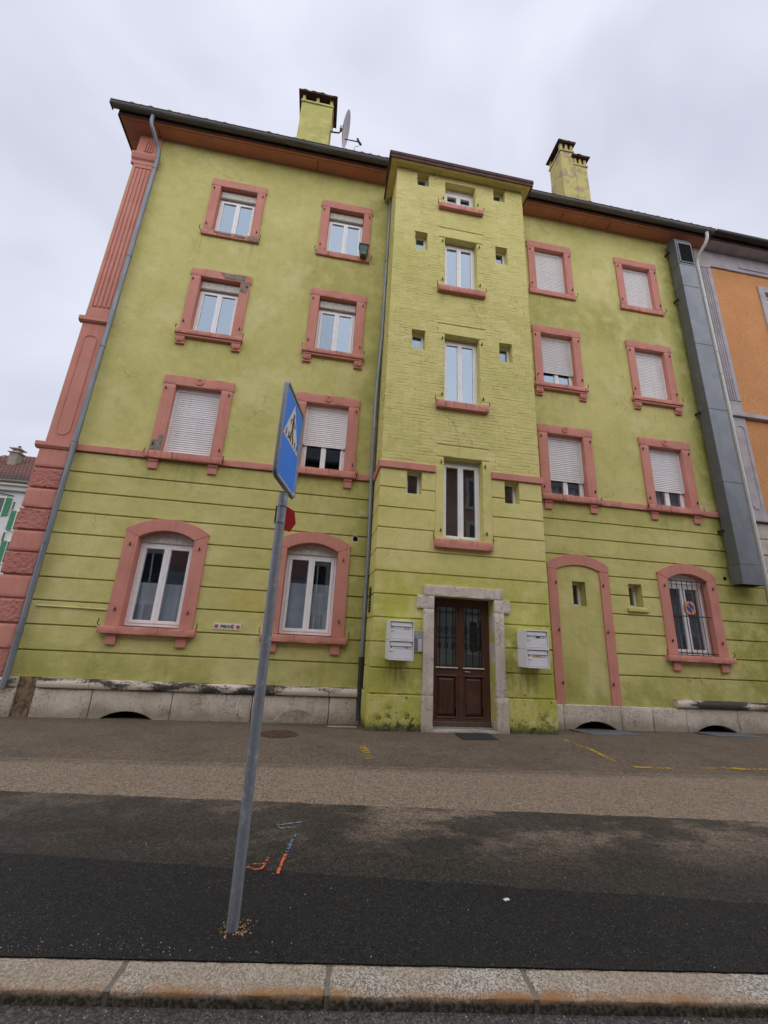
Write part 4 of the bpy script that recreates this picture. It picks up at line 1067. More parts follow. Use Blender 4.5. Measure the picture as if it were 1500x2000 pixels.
# tower windows
for k, (x0, x1, z0, z1) in enumerate(BIG):
    yw = TY+.19; hollow = .0
    zt = z1-.06 if k < 3 else z1-.17
    win = build('window', MB().frame(x0+.003, x1-.003, z0, zt, .05, yw-.012, yw+.05), 'pvc', house, bevel=.004)
    build('head_panel', MB().box(x0+.003, x1-.003, yw-.004, yw+.05, zt+.001, z1), 'frame_old', win)
    sashes(win, x0+.003, x1-.003, z0, zt, yw, ('glass_low' if k == 3 else 'glass'))
    s0 = {0: (3.36, 3.53), 1: (6.525, 6.69), 2: (9.755, 9.915), 3: (12.49, 12.64)}[k]
    build('sill', MB().rough(2.235, 3.455, TY-.10, yw-.014, s0[0], s0[1], (14, 3, 2), .005, .01, 8, k, 'xXyYzZ'), 'pink_sill', win, smooth=True)
    if z0-s0[1] > .015: build('sill_step', MB().box(x0+.002, x1-.002, yw-.10, yw+.05, s0[1]+.001, z0-.001), 'frame_old', win)
    hinge_pins(win, (x0-.06, x1+.06), (z0+.15, z1-.15) if k < 3 else (z0+.12,), TY-.012, ((2.235, s0[1]+.02, -1), (3.455, s0[1]+.02, 1)))
for (x0, x1, z0, z1) in SM:
    small_light(x0, x1, z0, z1, TY, TY+.17, house)
# roof of the tower
tr = build('tower_roof', MB().prism([(.835, 13.80), (4.885, 13.80), (4.885, 13.93), (.835, 13.93)], -1.245, -.42), 'brown_trim', house, bevel=.02)
build('tower_soffit', MB().box(.90, 4.82, -1.20, -.005, 13.722, 13.775), 'green_tower', tr)
mb = MB(); mb.box(.862, .899, -1.225, -.06, 13.70, 13.80); mb.box(4.821, 4.858, -1.225, -.06, 13.70, 13.80); mb.box(.862, 4.858, -1.235, -1.201, 13.70, 13.80)
build('tower_fascia', mb, 'brown_trim', tr, bevel=.008)
build('soffit_bead', MB().box(1.0, 4.72, -1.10, -1.085, 13.71, 13.723), 'green_tower', tr)
# cracks in the painted brick
def crack(pts, parent, y):
    mb = MB(); P = []
    for a, b in zip(pts, pts[1:]):
        n = max(2, int(math.dist(a, b)/.05))
        P += [(a[0]+(b[0]-a[0])*i/n+br.uniform(-.012, .012), a[1]+(b[1]-a[1])*i/n+br.uniform(-.008, .008)) for i in range(n)]
    P.append(pts[-1])
    for (x, z) in P: w = br.uniform(.001, .004); mb.v += [(x-w, y, z-w), (x+w, y, z+w)]
    mb.f = [(2*i, 2*i+1, 2*i+3, 2*i+2) for i in range(len(P)-1)]
    build('crack', mb, 'crack', parent, recalc=False)
M['crack'] = simple('dark crack', (.30, .265, .10), .9, 0, .1, .3)
crack([(3.10, 9.7), (3.12, 9.45), (3.22, 9.38), (3.24, 9.2), (3.34, 9.14), (3.35, 8.85)], tower, TY-.0075)
crack([(2.43, 6.49), (2.45, 6.36), (2.60, 6.28), (2.72, 6.05), (2.76, 5.7), (2.80, 5.45)], tower, TY-.0075)

# ---- entrance
surr = build('door_surround', MB().rough(2.05, 3.65, TY-.06, -.72, 2.40, 2.605, (20, 3, 4), .005, .010, 6, 1, 'xXyYzZ'), 'stone_door', house, smooth=True)
for s_, (a, b, ea, eb) in enumerate(((2.045, 2.25, 1.915, 2.25), (3.46, 3.655, 3.46, 3.79))):
    build('surround_ear', MB().rough(ea, eb, TY-.055, -.74, 2.152, 2.398, (6, 3, 4), .004, .009, 6, s_+2, 'xXyYzZ'), 'stone_door', surr, smooth=True)
    build('surround_jamb', MB().rough(a, b, TY-.05, -.74, .622, 2.15, (4, 3, 18), .004, .009, 6, s_+4, 'xXyYzZ'), 'stone_door', surr, smooth=True)
    build('surround_foot', MB().rough(a-(.015 if s_ == 0 else 0), b+(.03 if s_ else 0), TY-.065, -.74, -.1, .62, (4, 3, 8), .008, .012, 8, s_+6, 'xXyYzZ'), 'stone', surr, smooth=True)
build('door_step', MB().rough(2.25, 3.46, TY-.06, -.68, -.1, .065, (14, 4, 2), .004, .012, 7, 9), 'stone', surr, smooth=True)
yd = -.76; mb = MB(); dx0, dx1, dz0, dz1 = 2.252, 3.458, .07, 2.398
X = [dx0, 2.385, 2.79, 2.925, 3.325, dx1]
mb.box(X[0], X[1], yd, yd+.05, dz0, dz1); mb.box(X[2], X[3], yd, yd+.05, dz0, dz1); mb.box(X[4], X[5], yd, yd+.05, dz0, dz1)
for a, b in ((X[1], X[2]), (X[3], X[4])):
    for z0, z1 in ((dz0, .235), (.955, 1.10), (2.245, dz1)): mb.box(a, b, yd, yd+.05, z0, z1)
door = build('front_door', mb, 'wood', house)
build('astragal', MB().box(2.835, 2.88, yd-.018, yd-.001, dz0+.09, dz1-.04), 'wood', door, bevel=.008)
build('kick_board', MB().box(dx0+.01, dx1-.01, yd-.022, yd-.002, .085, .165), 'wood', door, bevel=.008)
build('threshold_strip', MB().box(dx0, dx1, yd-.10, yd-.001, .068, .082), 'grey_plastic', door)
for a, b in ((X[1], X[2]), (X[3], X[4])):
    build('panel_moulding', MB().frame(a-.012, b+.012, .222, .968, .028, yd-.014, yd+.01), 'wood', door, bevel=.006)
    mb = MB(); k = 0; e = .055
    a2, b2, c2, d2 = a+.018, b-.018, .252, .938
    mb.v = [(a2, yd+.034, c2), (b2, yd+.034, c2), (b2, yd+.034, d2), (a2, yd+.034, d2), (a2+e, yd+.006, c2+e), (b2-e, yd+.006, c2+e), (b2-e, yd+.006, d2-e), (a2+e, yd+.006, d2-e)]
    mb.f = [(4, 5, 6, 7)]+[(i, (i+1) % 4, 4+(i+1) % 4, 4+i) for i in range(4)]
    build('door_panel', mb, 'wood_panel', door)
    build('glazing_bead', MB().frame(a-.006, b+.006, 1.094, 2.251, .024, yd-.010, yd+.01), 'wood', door, bevel=.005)
    build('weather_bar', MB().box(a-.02, b+.02, yd-.03, yd-.011, 1.085, 1.11), 'stone_door', door, bevel=.006)
    build('pane', MB().box(a, b, yd+.028, yd+.034, 1.10, 2.245), 'glass_low', door)
    mb = MB()
    for k in range(3):
        x = a+(b-a)*(k+.5)/3
        mb.tube([(x, yd+.012, 1.11), (x, yd+.012, 2.24)], .008, 6)
        for zc, r in ((1.79, .038), (1.50, .034)):
            mb.tube([(x+r*math.sin(q)*(.9), yd+.010, zc+r*1.7*math.cos(q)) for q in [math.pi*2*i/14 for i in range(15)]], .007, 5)
        mb.tube([(x-.03, yd+.010, 1.66), (x, yd+.004, 1.62), (x+.03, yd+.010, 1.66)], .008, 5)
        for s_ in (-1, 1): mb.tube([(x, yd+.010, 2.10), (x+s_*.035, yd+.010, 2.16), (x+s_*.05, yd+.010, 2.13), (x+s_*.04, yd+.010, 2.10)], .006, 5)
    for z in (1.135, 1.645): mb.box(a+.02, b-.02, yd+.006, yd+.018, z-.008, z+.008)
    build('door_grille', mb, 'iron', door)
build('door_handle', MB().tube([(2.945, yd-.002, 1.04), (2.945, yd-.05, 1.04), (3.04, yd-.05, 1.035)], .010, 8), 'grey_plastic', door, smooth=True)
build('side_grating', MB().box(1.072, 1.081, -.62, -.40, 2.05, 2.55), 'iron', tower)
mb = MB()
for k in range(8): mb.box(1.058, 1.072, -.62, -.40, 2.07+k*.06, 2.10+k*.06)
build('grating_slats', mb, 'iron', tower)

# ---- chimneys
def chimney(x0, x1, y0, y1, z1, mat, posts=3, cap=.34, ztop=None, over=.10, tiles=6):
    ch_ = build('chimney', MB().rough(x0, x1, y0, y1, 14.6, z1, (8, 6, 22), .012, .012, 3, x0), mat, house, smooth=True)
    build('chimney_ledge', MB().box(x0-.03, x1+.03, y0-.03, y1+.03, z1-.01, z1+.075), mat, ch_, bevel=.01)
    zt = z1+cap
    for k in range(posts):
        x = x0+.05+(x1-x0-.1)*k/(posts-1)
        for y in (y0+.05, y1-.05): build('cap_post', MB().box(x-.045, x+.045, y-.05, y+.05, z1+.075, zt), mat, ch_)
    build('flue', MB().box(x0+.06, x1-.06, y0+.22, y1-.12, z1+.075, zt-.001), 'dark', ch_)
    build('cap_slab', MB().box(x0-over, x1+over, y0-over-.02, y1+over, zt, zt+.05), 'brown_trim', ch_)
    w = (x1-x0+2*over+.06)/tiles
    for k in range(tiles):
        xx = x0-over-.03+w*(k+.5)
        pts = [(xx+w*.55*math.cos(math.pi*i/6), zt+.040+w*.16*math.sin(math.pi*i/6)) for i in range(7)]
        dz_ = rnd.uniform(-.010, .006)
        build('cap_tile', MB().prism([(a_, b_+dz_) for a_, b_ in pts], y0-over-.03+rnd.uniform(-.012, .012), y1+over+.02), 'tile_cap', ch_)
    return ch_
chimney(-1.905, -.935, .40, 1.05, 17.85, 'green', 3, .32, over=.095, tiles=9)
chimney(7.04, 7.53, .42, 1.12, 18.39, 'chimney_worn', 3, .37, over=.06, tiles=4)
chimney(7.535, 8.0, .42, 1.0, 17.80, 'chimney_worn', 3, .37, over=.07, tiles=4)
chimney(-5.27, -4.78, .42, 1.0, 15.72, 'beige', 2, .22, over=.06, tiles=4)
# ================================================================ neighbouring house
nb = thing('neighbour_house', (14.5, 0, 0), 'orange rendered house with lilac grey pilaster adjoining at the right edge', 'house')
nh = [(c-.5, c+.5, z0, z1) for c in (14.05,) for (z0, z1) in ((11.47, 13.04), (8.38, 9.96), (5.2, 6.84))]
nwall = build('wall', MB().cells(11.62, 18.5, 5.06, 13.75, nh, .0, .3), 'orange', nb)
build('frieze', MB().box(11.62, 18.5, -.05, .3, 13.70, 14.40), 'lilac', nb, bevel=.008)
build('frieze_moulding', MB().box(12.75, 18.5, -.075, -.051, 13.83, 13.93), 'lilac', nb, bevel=.01)
build('side_wall', MB().box(18.3, 18.5, .3, 9.8, 0, 14.4), 'orange', nb)
build('lower_wall', MB().box(11.1, 18.5, .03, .35, -.1, 5.0), 'beige', nb)
ne = [4.985]+GR+[.62, -.1]
for k in range(len(ne)-1):
    build('wall_band', MB().box(11.12, 18.5, -.02, .031, ne[k+1]+(.013 if k < len(ne)-2 else 0), ne[k]-.013), 'beige', nb, bevel=.006)
for z0, z1 in ((5.0, 5.13), (8.13, 8.265)):
    build('string_course', MB().box(11.1, 18.5, -.11, .01, z0, z1), 'lilac', nb, bevel=.01)
npil = build('pilaster', MB().box(11.11, 11.64, -.045, .0, 5.13, 8.13), 'lilac', nb, bevel=.008)
build('pilaster_shaft', MB().box(11.11, 11.64, -.035, .0, 8.265, 14.36), 'lilac', npil)
build('pilaster_foot', MB().box(11.12, 11.63, -.07, .0, 8.266, 8.62), 'lilac', npil, bevel=.01)
for x0, x1 in ((11.11, 11.235), (11.27, 11.315), (11.345, 11.39), (11.42, 11.465), (11.50, 11.64)):
    build('flute_fillet', MB().box(x0, x1, -.058, -.034, 8.66, 13.58), 'lilac', npil, bevel=.01)
build('pilaster_head', MB().box(11.11, 11.64, -.058, -.034, 13.59, 14.36), 'lilac', npil, bevel=.01)
build('sunk_panel_rim', rim(11.38, .15, 5.5, 7.75, .016, -.06, -.04), 'lilac', npil)
for (x0, x1, z0, z1) in nh:
    nw = build('window', MB().frame(x0, x1, z0, z1-.12, .05, .13, .19), 'pvc', nb, bevel=.004)
    build('surround', MB().frame(x0-.22, x1+.22, z0-.16, z1+.22, .222, -.045, .12), 'lilac', nw, bevel=.008)
    build('shutter_box', MB().box(x0, x1, .08, .2, z1-.119, z1), 'plate_cream', nw)
    sashes(nw, x0, x1, z0, z1-.12, .15)
mb = MB(); mb.box(11.7, 18.3, 2.2, 2.3, 0, 14.3)
for z in (4.3, 7.5, 10.7): mb.box(11.7, 18.3, .36, 2.2, z, z+.1)
build('room_partition', mb, 'room', nb)
nr = build('roof', MB().prism_x([(-.42, 14.43), (5.0, 17.95), (10.3, 14.43)], 11.49, 18.8), 'tile', nb)
build('soffit', MB().box(11.475, 18.7, -.40, .8, 14.36, 14.42), 'lilac', nr)
build('fascia', MB().box(11.475, 18.7, -.425, -.401, 14.35, 14.62), 'brown_trim', nr)
build('gutter', gutter_mb(11.46, 18.7, -.535, 14.535, .115), 'gutter_dark', nr, smooth=True)
x = 11.55
while x < 18.6:
    y0, z0 = -.565, 14.56+rnd.uniform(-.006, .006)
    d = dup(base_tile, Vector((x, y0, z0))+off, nr); x += .232

# ================================================================ exhaust duct
du = thing('exhaust_duct', (10.36, -.25, 3.25), 'tall galvanised sheet metal exhaust duct climbing the green wall below the eaves', 'duct')
zs_ = [3.74, 5.90, 8.04, 10.17, 12.26, 13.10]
dx = 10.075
for a, b in zip(zs_, zs_[1:]):
    o = build('duct_section', MB().box(dx, dx+.58, -0.3900, -.10, a+.003, b-.003), 'duct', du, bevel=.006)
    build('duct_flange', MB().frame(0, 1, 0, 1, .1, 0, 1) if False else MB().box(dx-.008, dx+.588, -0.3980, -.095, b-.014, b+.010), 'duct', o)
build('duct_outlet', MB().prism_x([(-0.3800, 3.25), (-0.3950, 3.737), (-.09, 3.737), (-.09, 3.27)], dx-.012, dx+.605), 'duct', du, bevel=.006)
build('duct_mouth', MB().box(dx+.03, dx+.58, -0.3500, -.12, 3.243, 3.262), 'dark', du)
hd = build('duct_head', MB().prism_x([(-0.3900, 13.10), (-0.3950, 13.98), (-0.3500, 14.14), (-.10, 14.18), (-.10, 13.10)], dx, dx+.58), 'duct', du, bevel=.006)
build('louvre_back', MB().box(dx+.07, dx+.53, -0.4020, -0.3960, 13.18, 13.92), 'dark', hd)
build('louvre_frame', MB().frame(dx+.05, dx+.55, 13.16, 13.94, .03, -0.4120, -0.3900), 'duct', hd)
for k in range(14):
    z = 13.21+k*.05; mb = MB(); mb.prism_x([(-0.4080, z), (-0.4040, z), (-0.3975, z+.028), (-0.4015, z+.028)], dx+.08, dx+.52); build('louvre_blade', mb, 'dark', hd)
for z in (4.6, 8.0, 11.9, 13.75):
    build('wall_bracket', MB().box(dx-.05, dx-.001, -.16, -.0, z, z+.05), 'rust', du)

# ================================================================ letter boxes, intercom
def mailbox(x0, z0, label, extra):
    root = thing('mailbox', (x0+.2225, -1.01, z0), label, 'mailbox', 'white mailboxes beside the front door')
    x1, z1, yf, yb = x0+.445, z0+.332, -1.385, -1.012
    mb = MB(); t_ = .014
    mb.box(x0, x0+t_, yf, yb, z0, z1); mb.box(x1-t_, x1, yf, yb, z0, z1); mb.box(x0+t_, x1-t_, yf, yb, z0, z0+t_+.006); mb.box(x0+t_, x1-t_, yf, yb, z1-t_, z1); mb.box(x0+t_, x1-t_, yf+.1, yb, z0+t_+.006, z1-t_)
    build('case', mb, 'white_box', root, bevel=.003)
    a, b = x0+t_+.003, x1-t_-.003
    build('letter_flap', MB().box(a+.012, b-.012, yf+.018, yf+.05, z1-.085, z1-.024), 'white_box', root, bevel=.004)
    build('flap_lip', MB().box(a+.015, b-.015, yf+.004, yf+.030, z1-.096, z1-.086), 'white_box', root, bevel=.003)
    build('name_strip', MB().box(a, b, yf+.020, yf+.06, z1-.142, z1-.099), 'white_box', root, bevel=.003)
    build('parcel_door', MB().box(a, b, yf+.014, yf+.06, z0+t_+.012, z1-.147), 'white_box', root, bevel=.004)
    build('keyhole', MB().disc(a+.03, z1-.119, .011, yf+.014, yf+.022, 12), 'sign_black', root)
    build('door_pull', MB().box(a+.014, a+.062, yf-.006, yf+.016, z1-.175, z1-.158), 'white_box', root, bevel=.005)
    for (u0, u1, mat) in extra:
        build('name_label', MB().box(a+u0*(b-a), a+u1*(b-a), yf+.0165, yf+.022, z1-.134, z1-.108), mat, root)
    return root
blk = [(.66, .70, 'sign_black'), (.70, .77, 'sign_white'), (.77, .81, 'sign_black')]
mailbox(1.345, 1.548, 'upper white mailbox left of the front door', blk)
mailbox(1.345, 1.212, 'lower white mailbox left of the front door beside the intercom', blk)
mailbox(3.92, 1.518, 'upper white mailbox right of the front door', [(.46, .66, 'sign_black'), (.66, .78, 'sign_white'), (.78, .81, 'sign_black')])
mailbox(3.92, 1.182, 'lower white mailbox right of the front door with yellow sticker', [(.26, .44, 'sign_yellow'), (.44, .58, 'brass'), (.63, .66, 'sign_black'), (.66, .78, 'sign_white'), (.78, .81, 'sign_black')])
ic = thing('intercom', (1.955, -1.01, 1.36), 'grey intercom panel with bell buttons between mailboxes and door frame', 'intercom')
ip = build('panel', MB().box(1.86, 2.04, -1.045, -1.011, 1.355, 1.735), 'grey_plastic', ic, bevel=.006)
build('speaker', MB().box(1.895, 1.945, -1.049, -1.044, 1.60, 1.705), 'shutter_box', ic, bevel=.002)
for k in range(7):
    z = 1.575-k*.031
    for x in (1.893, 1.928): build('bell_button', MB().disc(x, z, .0085, -1.052, -1.044, 10), 'sign_black', ic)
    build('name_plate', MB().box(1.955, 2.022, -1.049, -1.044, z-.010, z+.010), 'sign_white', ic)

# ================================================================ PRIVÉ plate, no-parking disc, pot
pv = thing('private_sign', (-1.66, -.012, 1.58), 'small cream plate reading PRIVÉ between two red discs', 'sign')
build('plate', MB().box(-1.92, -1.40, -.022, -.0105, 1.582, 1.705), 'plate_cream', pv, bevel=.003)
tme = text_mesh('PRIVÉ', .105, .003)
o = bpy.data.objects.new('lettering', tme); tme.materials.append(M['sign_black']); COL.objects.link(o); o.parent = pv
o.location = Vector((-1.66, -.0235, 1.638))-WL[pv]; o.rotation_euler = (R(90), 0, 0); o.scale = (.98, .80, 1)
for x in (-1.865, -1.455):
    build('disc', MB().disc(x, 1.643, .038, -.0245, -.021, 20), 'sign_pink', pv)
    build('disc_field', MB().disc(x, 1.643, .022, -.026, -.0244, 16), 'no_blue', pv)
    c0, s0 = x, 1.643; w = .006; d = .024
    build('disc_bar', MB().prism([(c0-d-w, s0+d-w), (c0-d+w, s0+d+w), (c0+d+w, s0-d+w), (c0+d-w, s0-d-w)], -.0275, -.0259), 'sign_pink', pv)
np_ = thing('no_parking_sign', (8.86, -.03, 2.5), 'round faded orange and blue no-parking disc on the barred window', 'sign')
nx, nz, ny = 8.99, 2.655, .118
build('ring', MB().ring(nx, nz, .098, .165, ny, ny+.012, 32), 'sign_orange', np_)
build('field', MB().disc(nx, nz, .0975, ny+.002, ny+.012, 28), 'no_blue', np_)
w = .009; d = .066
build('bar', MB().prism([(nx-d-w, nz+d-w), (nx-d+w, nz+d+w), (nx+d+w, nz-d+w), (nx+d-w, nz-d-w)], ny-.0015, ny+.0019), 'sign_orange', np_)
fp = thing('plant_pot', (.44, -.10, 11.5), 'small dark green plastic box hung on the top-floor sill left of the tower', 'pot')
mb = MB(); px, py, pz = .40, -.16, 11.36
k = 0; mb.v = [(px-.085, py-.06, pz), (px+.085, py-.06, pz), (px+.085, py+.07, pz), (px-.085, py+.07, pz), (px-.12, py-.09, pz+.33), (px+.12, py-.09, pz+.33), (px+.12, py+.10, pz+.33), (px-.12, py+.10, pz+.33)]
mb.f = [(0, 3, 2, 1), (4, 5, 6, 7), (0, 1, 5, 4), (1, 2, 6, 5), (2, 3, 7, 6), (3, 0, 4, 7)]
build('box', mb, 'green_plastic', fp, bevel=.02, seg=2)
build('rim', MB().box(px-.135, px+.135, py-.105, py+.105, pz+.325, pz+.36), 'green_plastic', fp, bevel=.008)
build('label_plate', MB().box(px-.015, px+.02, py-.084, py-.066, pz+.04, pz+.07), 'sign_yellow', fp)

# ================================================================ satellite dish on the chimney
sd_ = thing('satellite_dish', (-.9, .55, 16.9), 'pale satellite dish on a bent arm fixed to the chimney', 'satellite dish')
nrm = Vector((.98, -.04, -.18)).normalized(); ax1 = Vector((0, 1, 0)); ax1 = (ax1-nrm*ax1.dot(nrm)).normalized(); ax2 = nrm.cross(ax1)
cen = Vector((-.42, .45, 17.10)); mb = MB(); RR = 7; N = 32
for side in (0, 1):
    for i in range(RR+1):
        r = .46*i/RR; dpt = .09*(i/RR)**2
        for j in range(N):
            a = 2*math.pi*j/N; p = cen+ax1*(r*math.cos(a))+ax2*(r*1.12*math.sin(a))+nrm*(dpt-side*.012-.1); mb.v.append(tuple(p))
for side in (0, 1):
    for i in range(RR):
        for j in range(N):
            q = side*(RR+1)*N; mb.f.append((q+i*N+j, q+i*N+(j+1) % N, q+(i+1)*N+(j+1) % N, q+(i+1)*N+j))
for j in range(N): a, b = RR*N+j, RR*N+(j+1) % N; c2 = (RR+1)*N; mb.f.append((a, b, c2+b, c2+a))
build('reflector', mb, 'dish', sd_, smooth=True)
build('mount_arm', MB().tube([(-.92, .55, 16.99), (-.66, .52, 16.97), (-.61, .5, 17.02), (-.60, .48, 17.14)], .022, 8), 'rust', sd_)
build('clamp', MB().box(-.64, -.53, .42, .53, 17.06, 17.20), 'grey_plastic', sd_, bevel=.01)
build('feed_arm', MB().tube([tuple(cen-ax2*0+Vector((-.03, 0, -.46))), (-.02, .42, 16.60)], .016, 8), 'rust', sd_)
build('receiver', MB().tube([(-.05, .42, 16.72), (.0, .42, 16.60), (.07, .42, 16.50)], .035, 8), 'rust', sd_)
build('cable', MB().tube([(.04, .42, 16.52), (.0, .42, 16.40), (-.11, .42, 16.36), (-.14, .42, 16.1), (-.14, .42, 15.2)], .006, 5), 'iron', sd_)

# ================================================================ crossing sign on its post
cs = thing('crossing_sign', (-.280, -6.22, .05), 'blue pedestrian crossing sign in grey tube frame on a galvanised post', 'traffic sign', rotz=R(78.9))
WL[cs] = Vector((0, 0, 0))                       # parts below are given in the post's own axes
mb = MB(); mb.tube([(-.006, -.022, -.12), (-.003, -.012, 1.0), (0, 0, 2.38)], .0305, 20); build('post', mb, 'galv', cs, smooth=True)
hw, hh, zc, cr, tr_ = .243, .339, 2.767, .045, .0165
path = []
for (sx, sz, a0) in ((1, 1, 0), (-1, 1, 90), (-1, -1, 180), (1, -1, 270)):
    for k in range(5): a = R(a0+22.5*k); path.append((sx*(hw-cr)+cr*math.cos(a), 0, zc+sz*(hh-cr)+cr*math.sin(a)))
path.append(path[0]); path.append(path[1])
build('frame_tube', MB().tube(path, tr_, 12), 'galv', cs, smooth=True)
pw, ph = hw-.012, hh-.012
sp = build('sign_plate', MB().box(-pw, pw, -.004, .004, zc-ph, zc+ph), 'galv', cs)
build('white_border', MB().frame(-pw+.006, pw-.006, zc-ph+.006, zc+ph-.006, .008, -.0052, -.004), 'sign_white', sp)
build('blue_field', MB().box(-pw+.014, pw-.014, -.0056, -.004, zc-ph+.014, zc+ph-.014), 'sign_blue', sp)
tb, tt_, thw = zc-.022, zc+.292, .198
build('white_triangle', MB().prism([(-thw, tb), (thw, tb), (.0, tt_)], -.0066, -.0054), 'sign_white', sp)
for k in range(6):
    x = -.152+k*.058
    build('crossing_stripe', MB().prism([(x, tb+.014), (x+.022, tb+.014), (x+.030, tb+.068), (x+.012, tb+.068)], -.0076, -.0065), 'sign_black', sp)
fig = [[(-.012, .205), (.016, .205), (.020, .150), (.014, .118), (-.016, .118), (-.022, .152)],
       [(-.014, .120), (.004, .120), (-.018, .070), (-.050, .022), (-.070, .026), (-.036, .074)],
       [(-.002, .120), (.014, .120), (.030, .074), (.052, .028), (.032, .022), (.010, .070)],
       [(-.014, .204), (-.022, .190), (-.050, .160), (-.046, .140), (-.058, .142), (-.062, .164)],
       [(.014, .204), (.022, .190), (.046, .168), (.050, .146), (.062, .148), (.056, .174)]]
for q in fig: build('walking_figure', MB().prism([(x, tb+z) for x, z in q], -.0088, -.0075), 'sign_black', sp)
build('figure_head', MB().disc(.006, tb+.226, .016, -.0088, -.0065, 14), 'sign_black', sp)
for k, z in enumerate((2.335, 2.22)):
    build('clamp_band', MB().tube([(-.001, -.002, z-.05), (-.001, -.002, z-.042)], .0335, 20), 'galv', cs, smooth=True)
build('band_buckle', MB().box(-.010, .010, .029, .037, 2.17, 2.29), 'iron', cs)
rp = thing('marker_plate', (-.235, -6.17, 2.2), 'small red hexagonal plate strapped to the sign post below the blue sign', 'plate')
mb = MB(); hexp = [(-.055, 2.235), (-.045, 2.325), (.0, 2.36), (.052, 2.335), (.070, 2.25), (.035, 2.185), (-.02, 2.20)]
mb.v = []; mb.prism(hexp, -.003, .003)
T = Matrix.Translation((-.249, -6.155, 0)) @ Matrix.Rotation(R(18), 4, 'Z'); mb.v = [tuple(T @ Vector(v)) for v in mb.v]
build('plate', mb, 'red', rp)
build('strap', MB().tube([(-.262, -6.185, 2.24), (-.255, -6.165, 2.24)], .008, 6), 'iron', rp)

# ================================================================ things on the ground
def lay(name, pts, h, mat, label, cat, bevel=.004, dz=0.0, group=None):
    cx, cy = sum(p[0] for p in pts)/len(pts), sum(p[1] for p in pts)/len(pts)
    mb = MB(); n = len(pts)
    mb.v = [(x, y, gz(x, y)+dz) for x, y in pts]+[(x, y, gz(x, y)+dz+h) for x, y in pts]
    mb.f = [tuple(range(n-1, -1, -1)), tuple(range(n, 2*n))]+[(i, (i+1) % n, n+(i+1) % n, n+i) for i in range(n)]
    o = build(name, mb, mat, bevel=bevel); tag(o, label, cat, group); return o
lay('doormat', [(2.63, -1.12), (3.265, -1.10), (3.21, -1.64), (2.575, -1.68)], .014, 'rubber', 'black rubber doormat on the asphalt before the front door', 'doormat')
lay('cellar_plate', [(5.42, -.10), (6.55, -.10), (6.50, -.90), (5.36, -.97)], .012, 'steel_plate', 'grey steel plate before the cellar vent below the blind doorway', 'cover plate', group='steel plates before the cellar vents')
lay('cellar_plate', [(8.36, -.10), (9.55, -.10), (9.30, -.85), (8.22, -.80)], .012, 'steel_plate', 'grey steel plate before the cellar vent below the barred window', 'cover plate', group='steel plates before the cellar vents')
lay('stone_slab', [(.42, -.72), (.95, -.72), (.96, -.45), (.44, -.45)], .018, 'stone', 'small pale slab in the asphalt near the foot of the downpipe', 'slab')
mh = thing('drain_grate', (-.37, -1.5, gz(0, -1.5)), 'rusty round drain grate in the asphalt behind the sign post', 'drain')
mb = MB(); zg = gz(0, -1.5)
n = 32; mb.prism_z([(-.37+.31*math.cos(2*math.pi*j/n), -1.5+.31*math.sin(2*math.pi*j/n)) for j in range(n)], zg-.02, zg+.010); build('cover', mb, 'cast_iron', mh, bevel=.004)
for k in range(9):
    y = -1.5-.24+k*.06; l_ = math.sqrt(max(.0, .27**2-(y+1.5)**2))
    build('grate_bar', MB().box(-.37-l_, -.37+l_, y-.016, y+.016, zg+.010, zg+.018), 'cast_iron', mh, bevel=.003)
def chip(name, x, y, z, s, mat, label, cat, seed, rz=0.0, group=None):
    mb = MB().rough(-s[0]/2, s[0]/2, -s[1]/2, s[1]/2, 0, s[2], (3, 3, 2), s[2]*.25, s[2]*.35, 60, seed)
    T = Matrix.Translation((x, y, z)) @ Matrix.Rotation(rz, 4, 'Z'); mb.v = [tuple(T @ Vector(v)) for v in mb.v]
    o = build(name, mb, mat, smooth=True); tag(o, label, cat, group); return o
def butt(x, y, z, rz, label):
    root = thing('cigarette_butt', (x, y, z), label, 'cigarette butt', 'cigarette butts by the kerb'); d = Vector((math.cos(rz), math.sin(rz), 0)); p = Vector((x, y, z+.005))
    build('filter', MB().tube([tuple(p), tuple(p+d*.019)], .0046, 10), 'orange_butt', root, smooth=True)
    build('stub', MB().tube([tuple(p+d*.019), tuple(p+d*.029)], .0048, 10), 'litter', root, smooth=True)
butt(.560, -6.815, .006, -.25, 'orange cigarette butt on the road against the kerb, the left one')
chip('cigarette_end', .655, -6.815, .005, (.028, .009, .008), 'litter', 'pale flattened cigarette end on the road right of the orange butt', 'cigarette butt', 3, .1)
chip('stone_chip', -.80, -6.70, .005, (.035, .028, .014), 'pale_chip', 'pale stone chip on the road below the left kerb joint', 'stone', 4, .4)
chip('stone_chip', -.27, -6.80, .005, (.028, .022, .012), 'pale_chip', 'small pale stone chip on the road at the bottom edge', 'stone', 5, 1.1)
chip('paper_scrap', 1.30, -6.07, .058, (.035, .02, .006), 'litter', 'torn white paper scrap on the fresh black asphalt', 'litter', 6, .2)
gb = random.Random(11); mb = MB()
def pebble(x, y, z, s):
    k = len(mb.v); a0 = gb.uniform(0, 6)
    P = [(math.cos(a0+i*2.094), math.sin(a0+i*2.094)) for i in range(3)]
    for px_, py_ in P: mb.v.append((x+px_*s*gb.uniform(.7, 1.2), y+py_*s*gb.uniform(.7, 1.2), z))
    for px_, py_ in P: mb.v.append((x+px_*s*gb.uniform(.4, .8), y+py_*s*gb.uniform(.4, .8), z+s*gb.uniform(.5, 1.0)))
    mb.f.extend([(k, k+1, k+4, k+3), (k+1, k+2, k+5, k+4), (k+2, k, k+3, k+5), (k+3, k+4, k+5)])
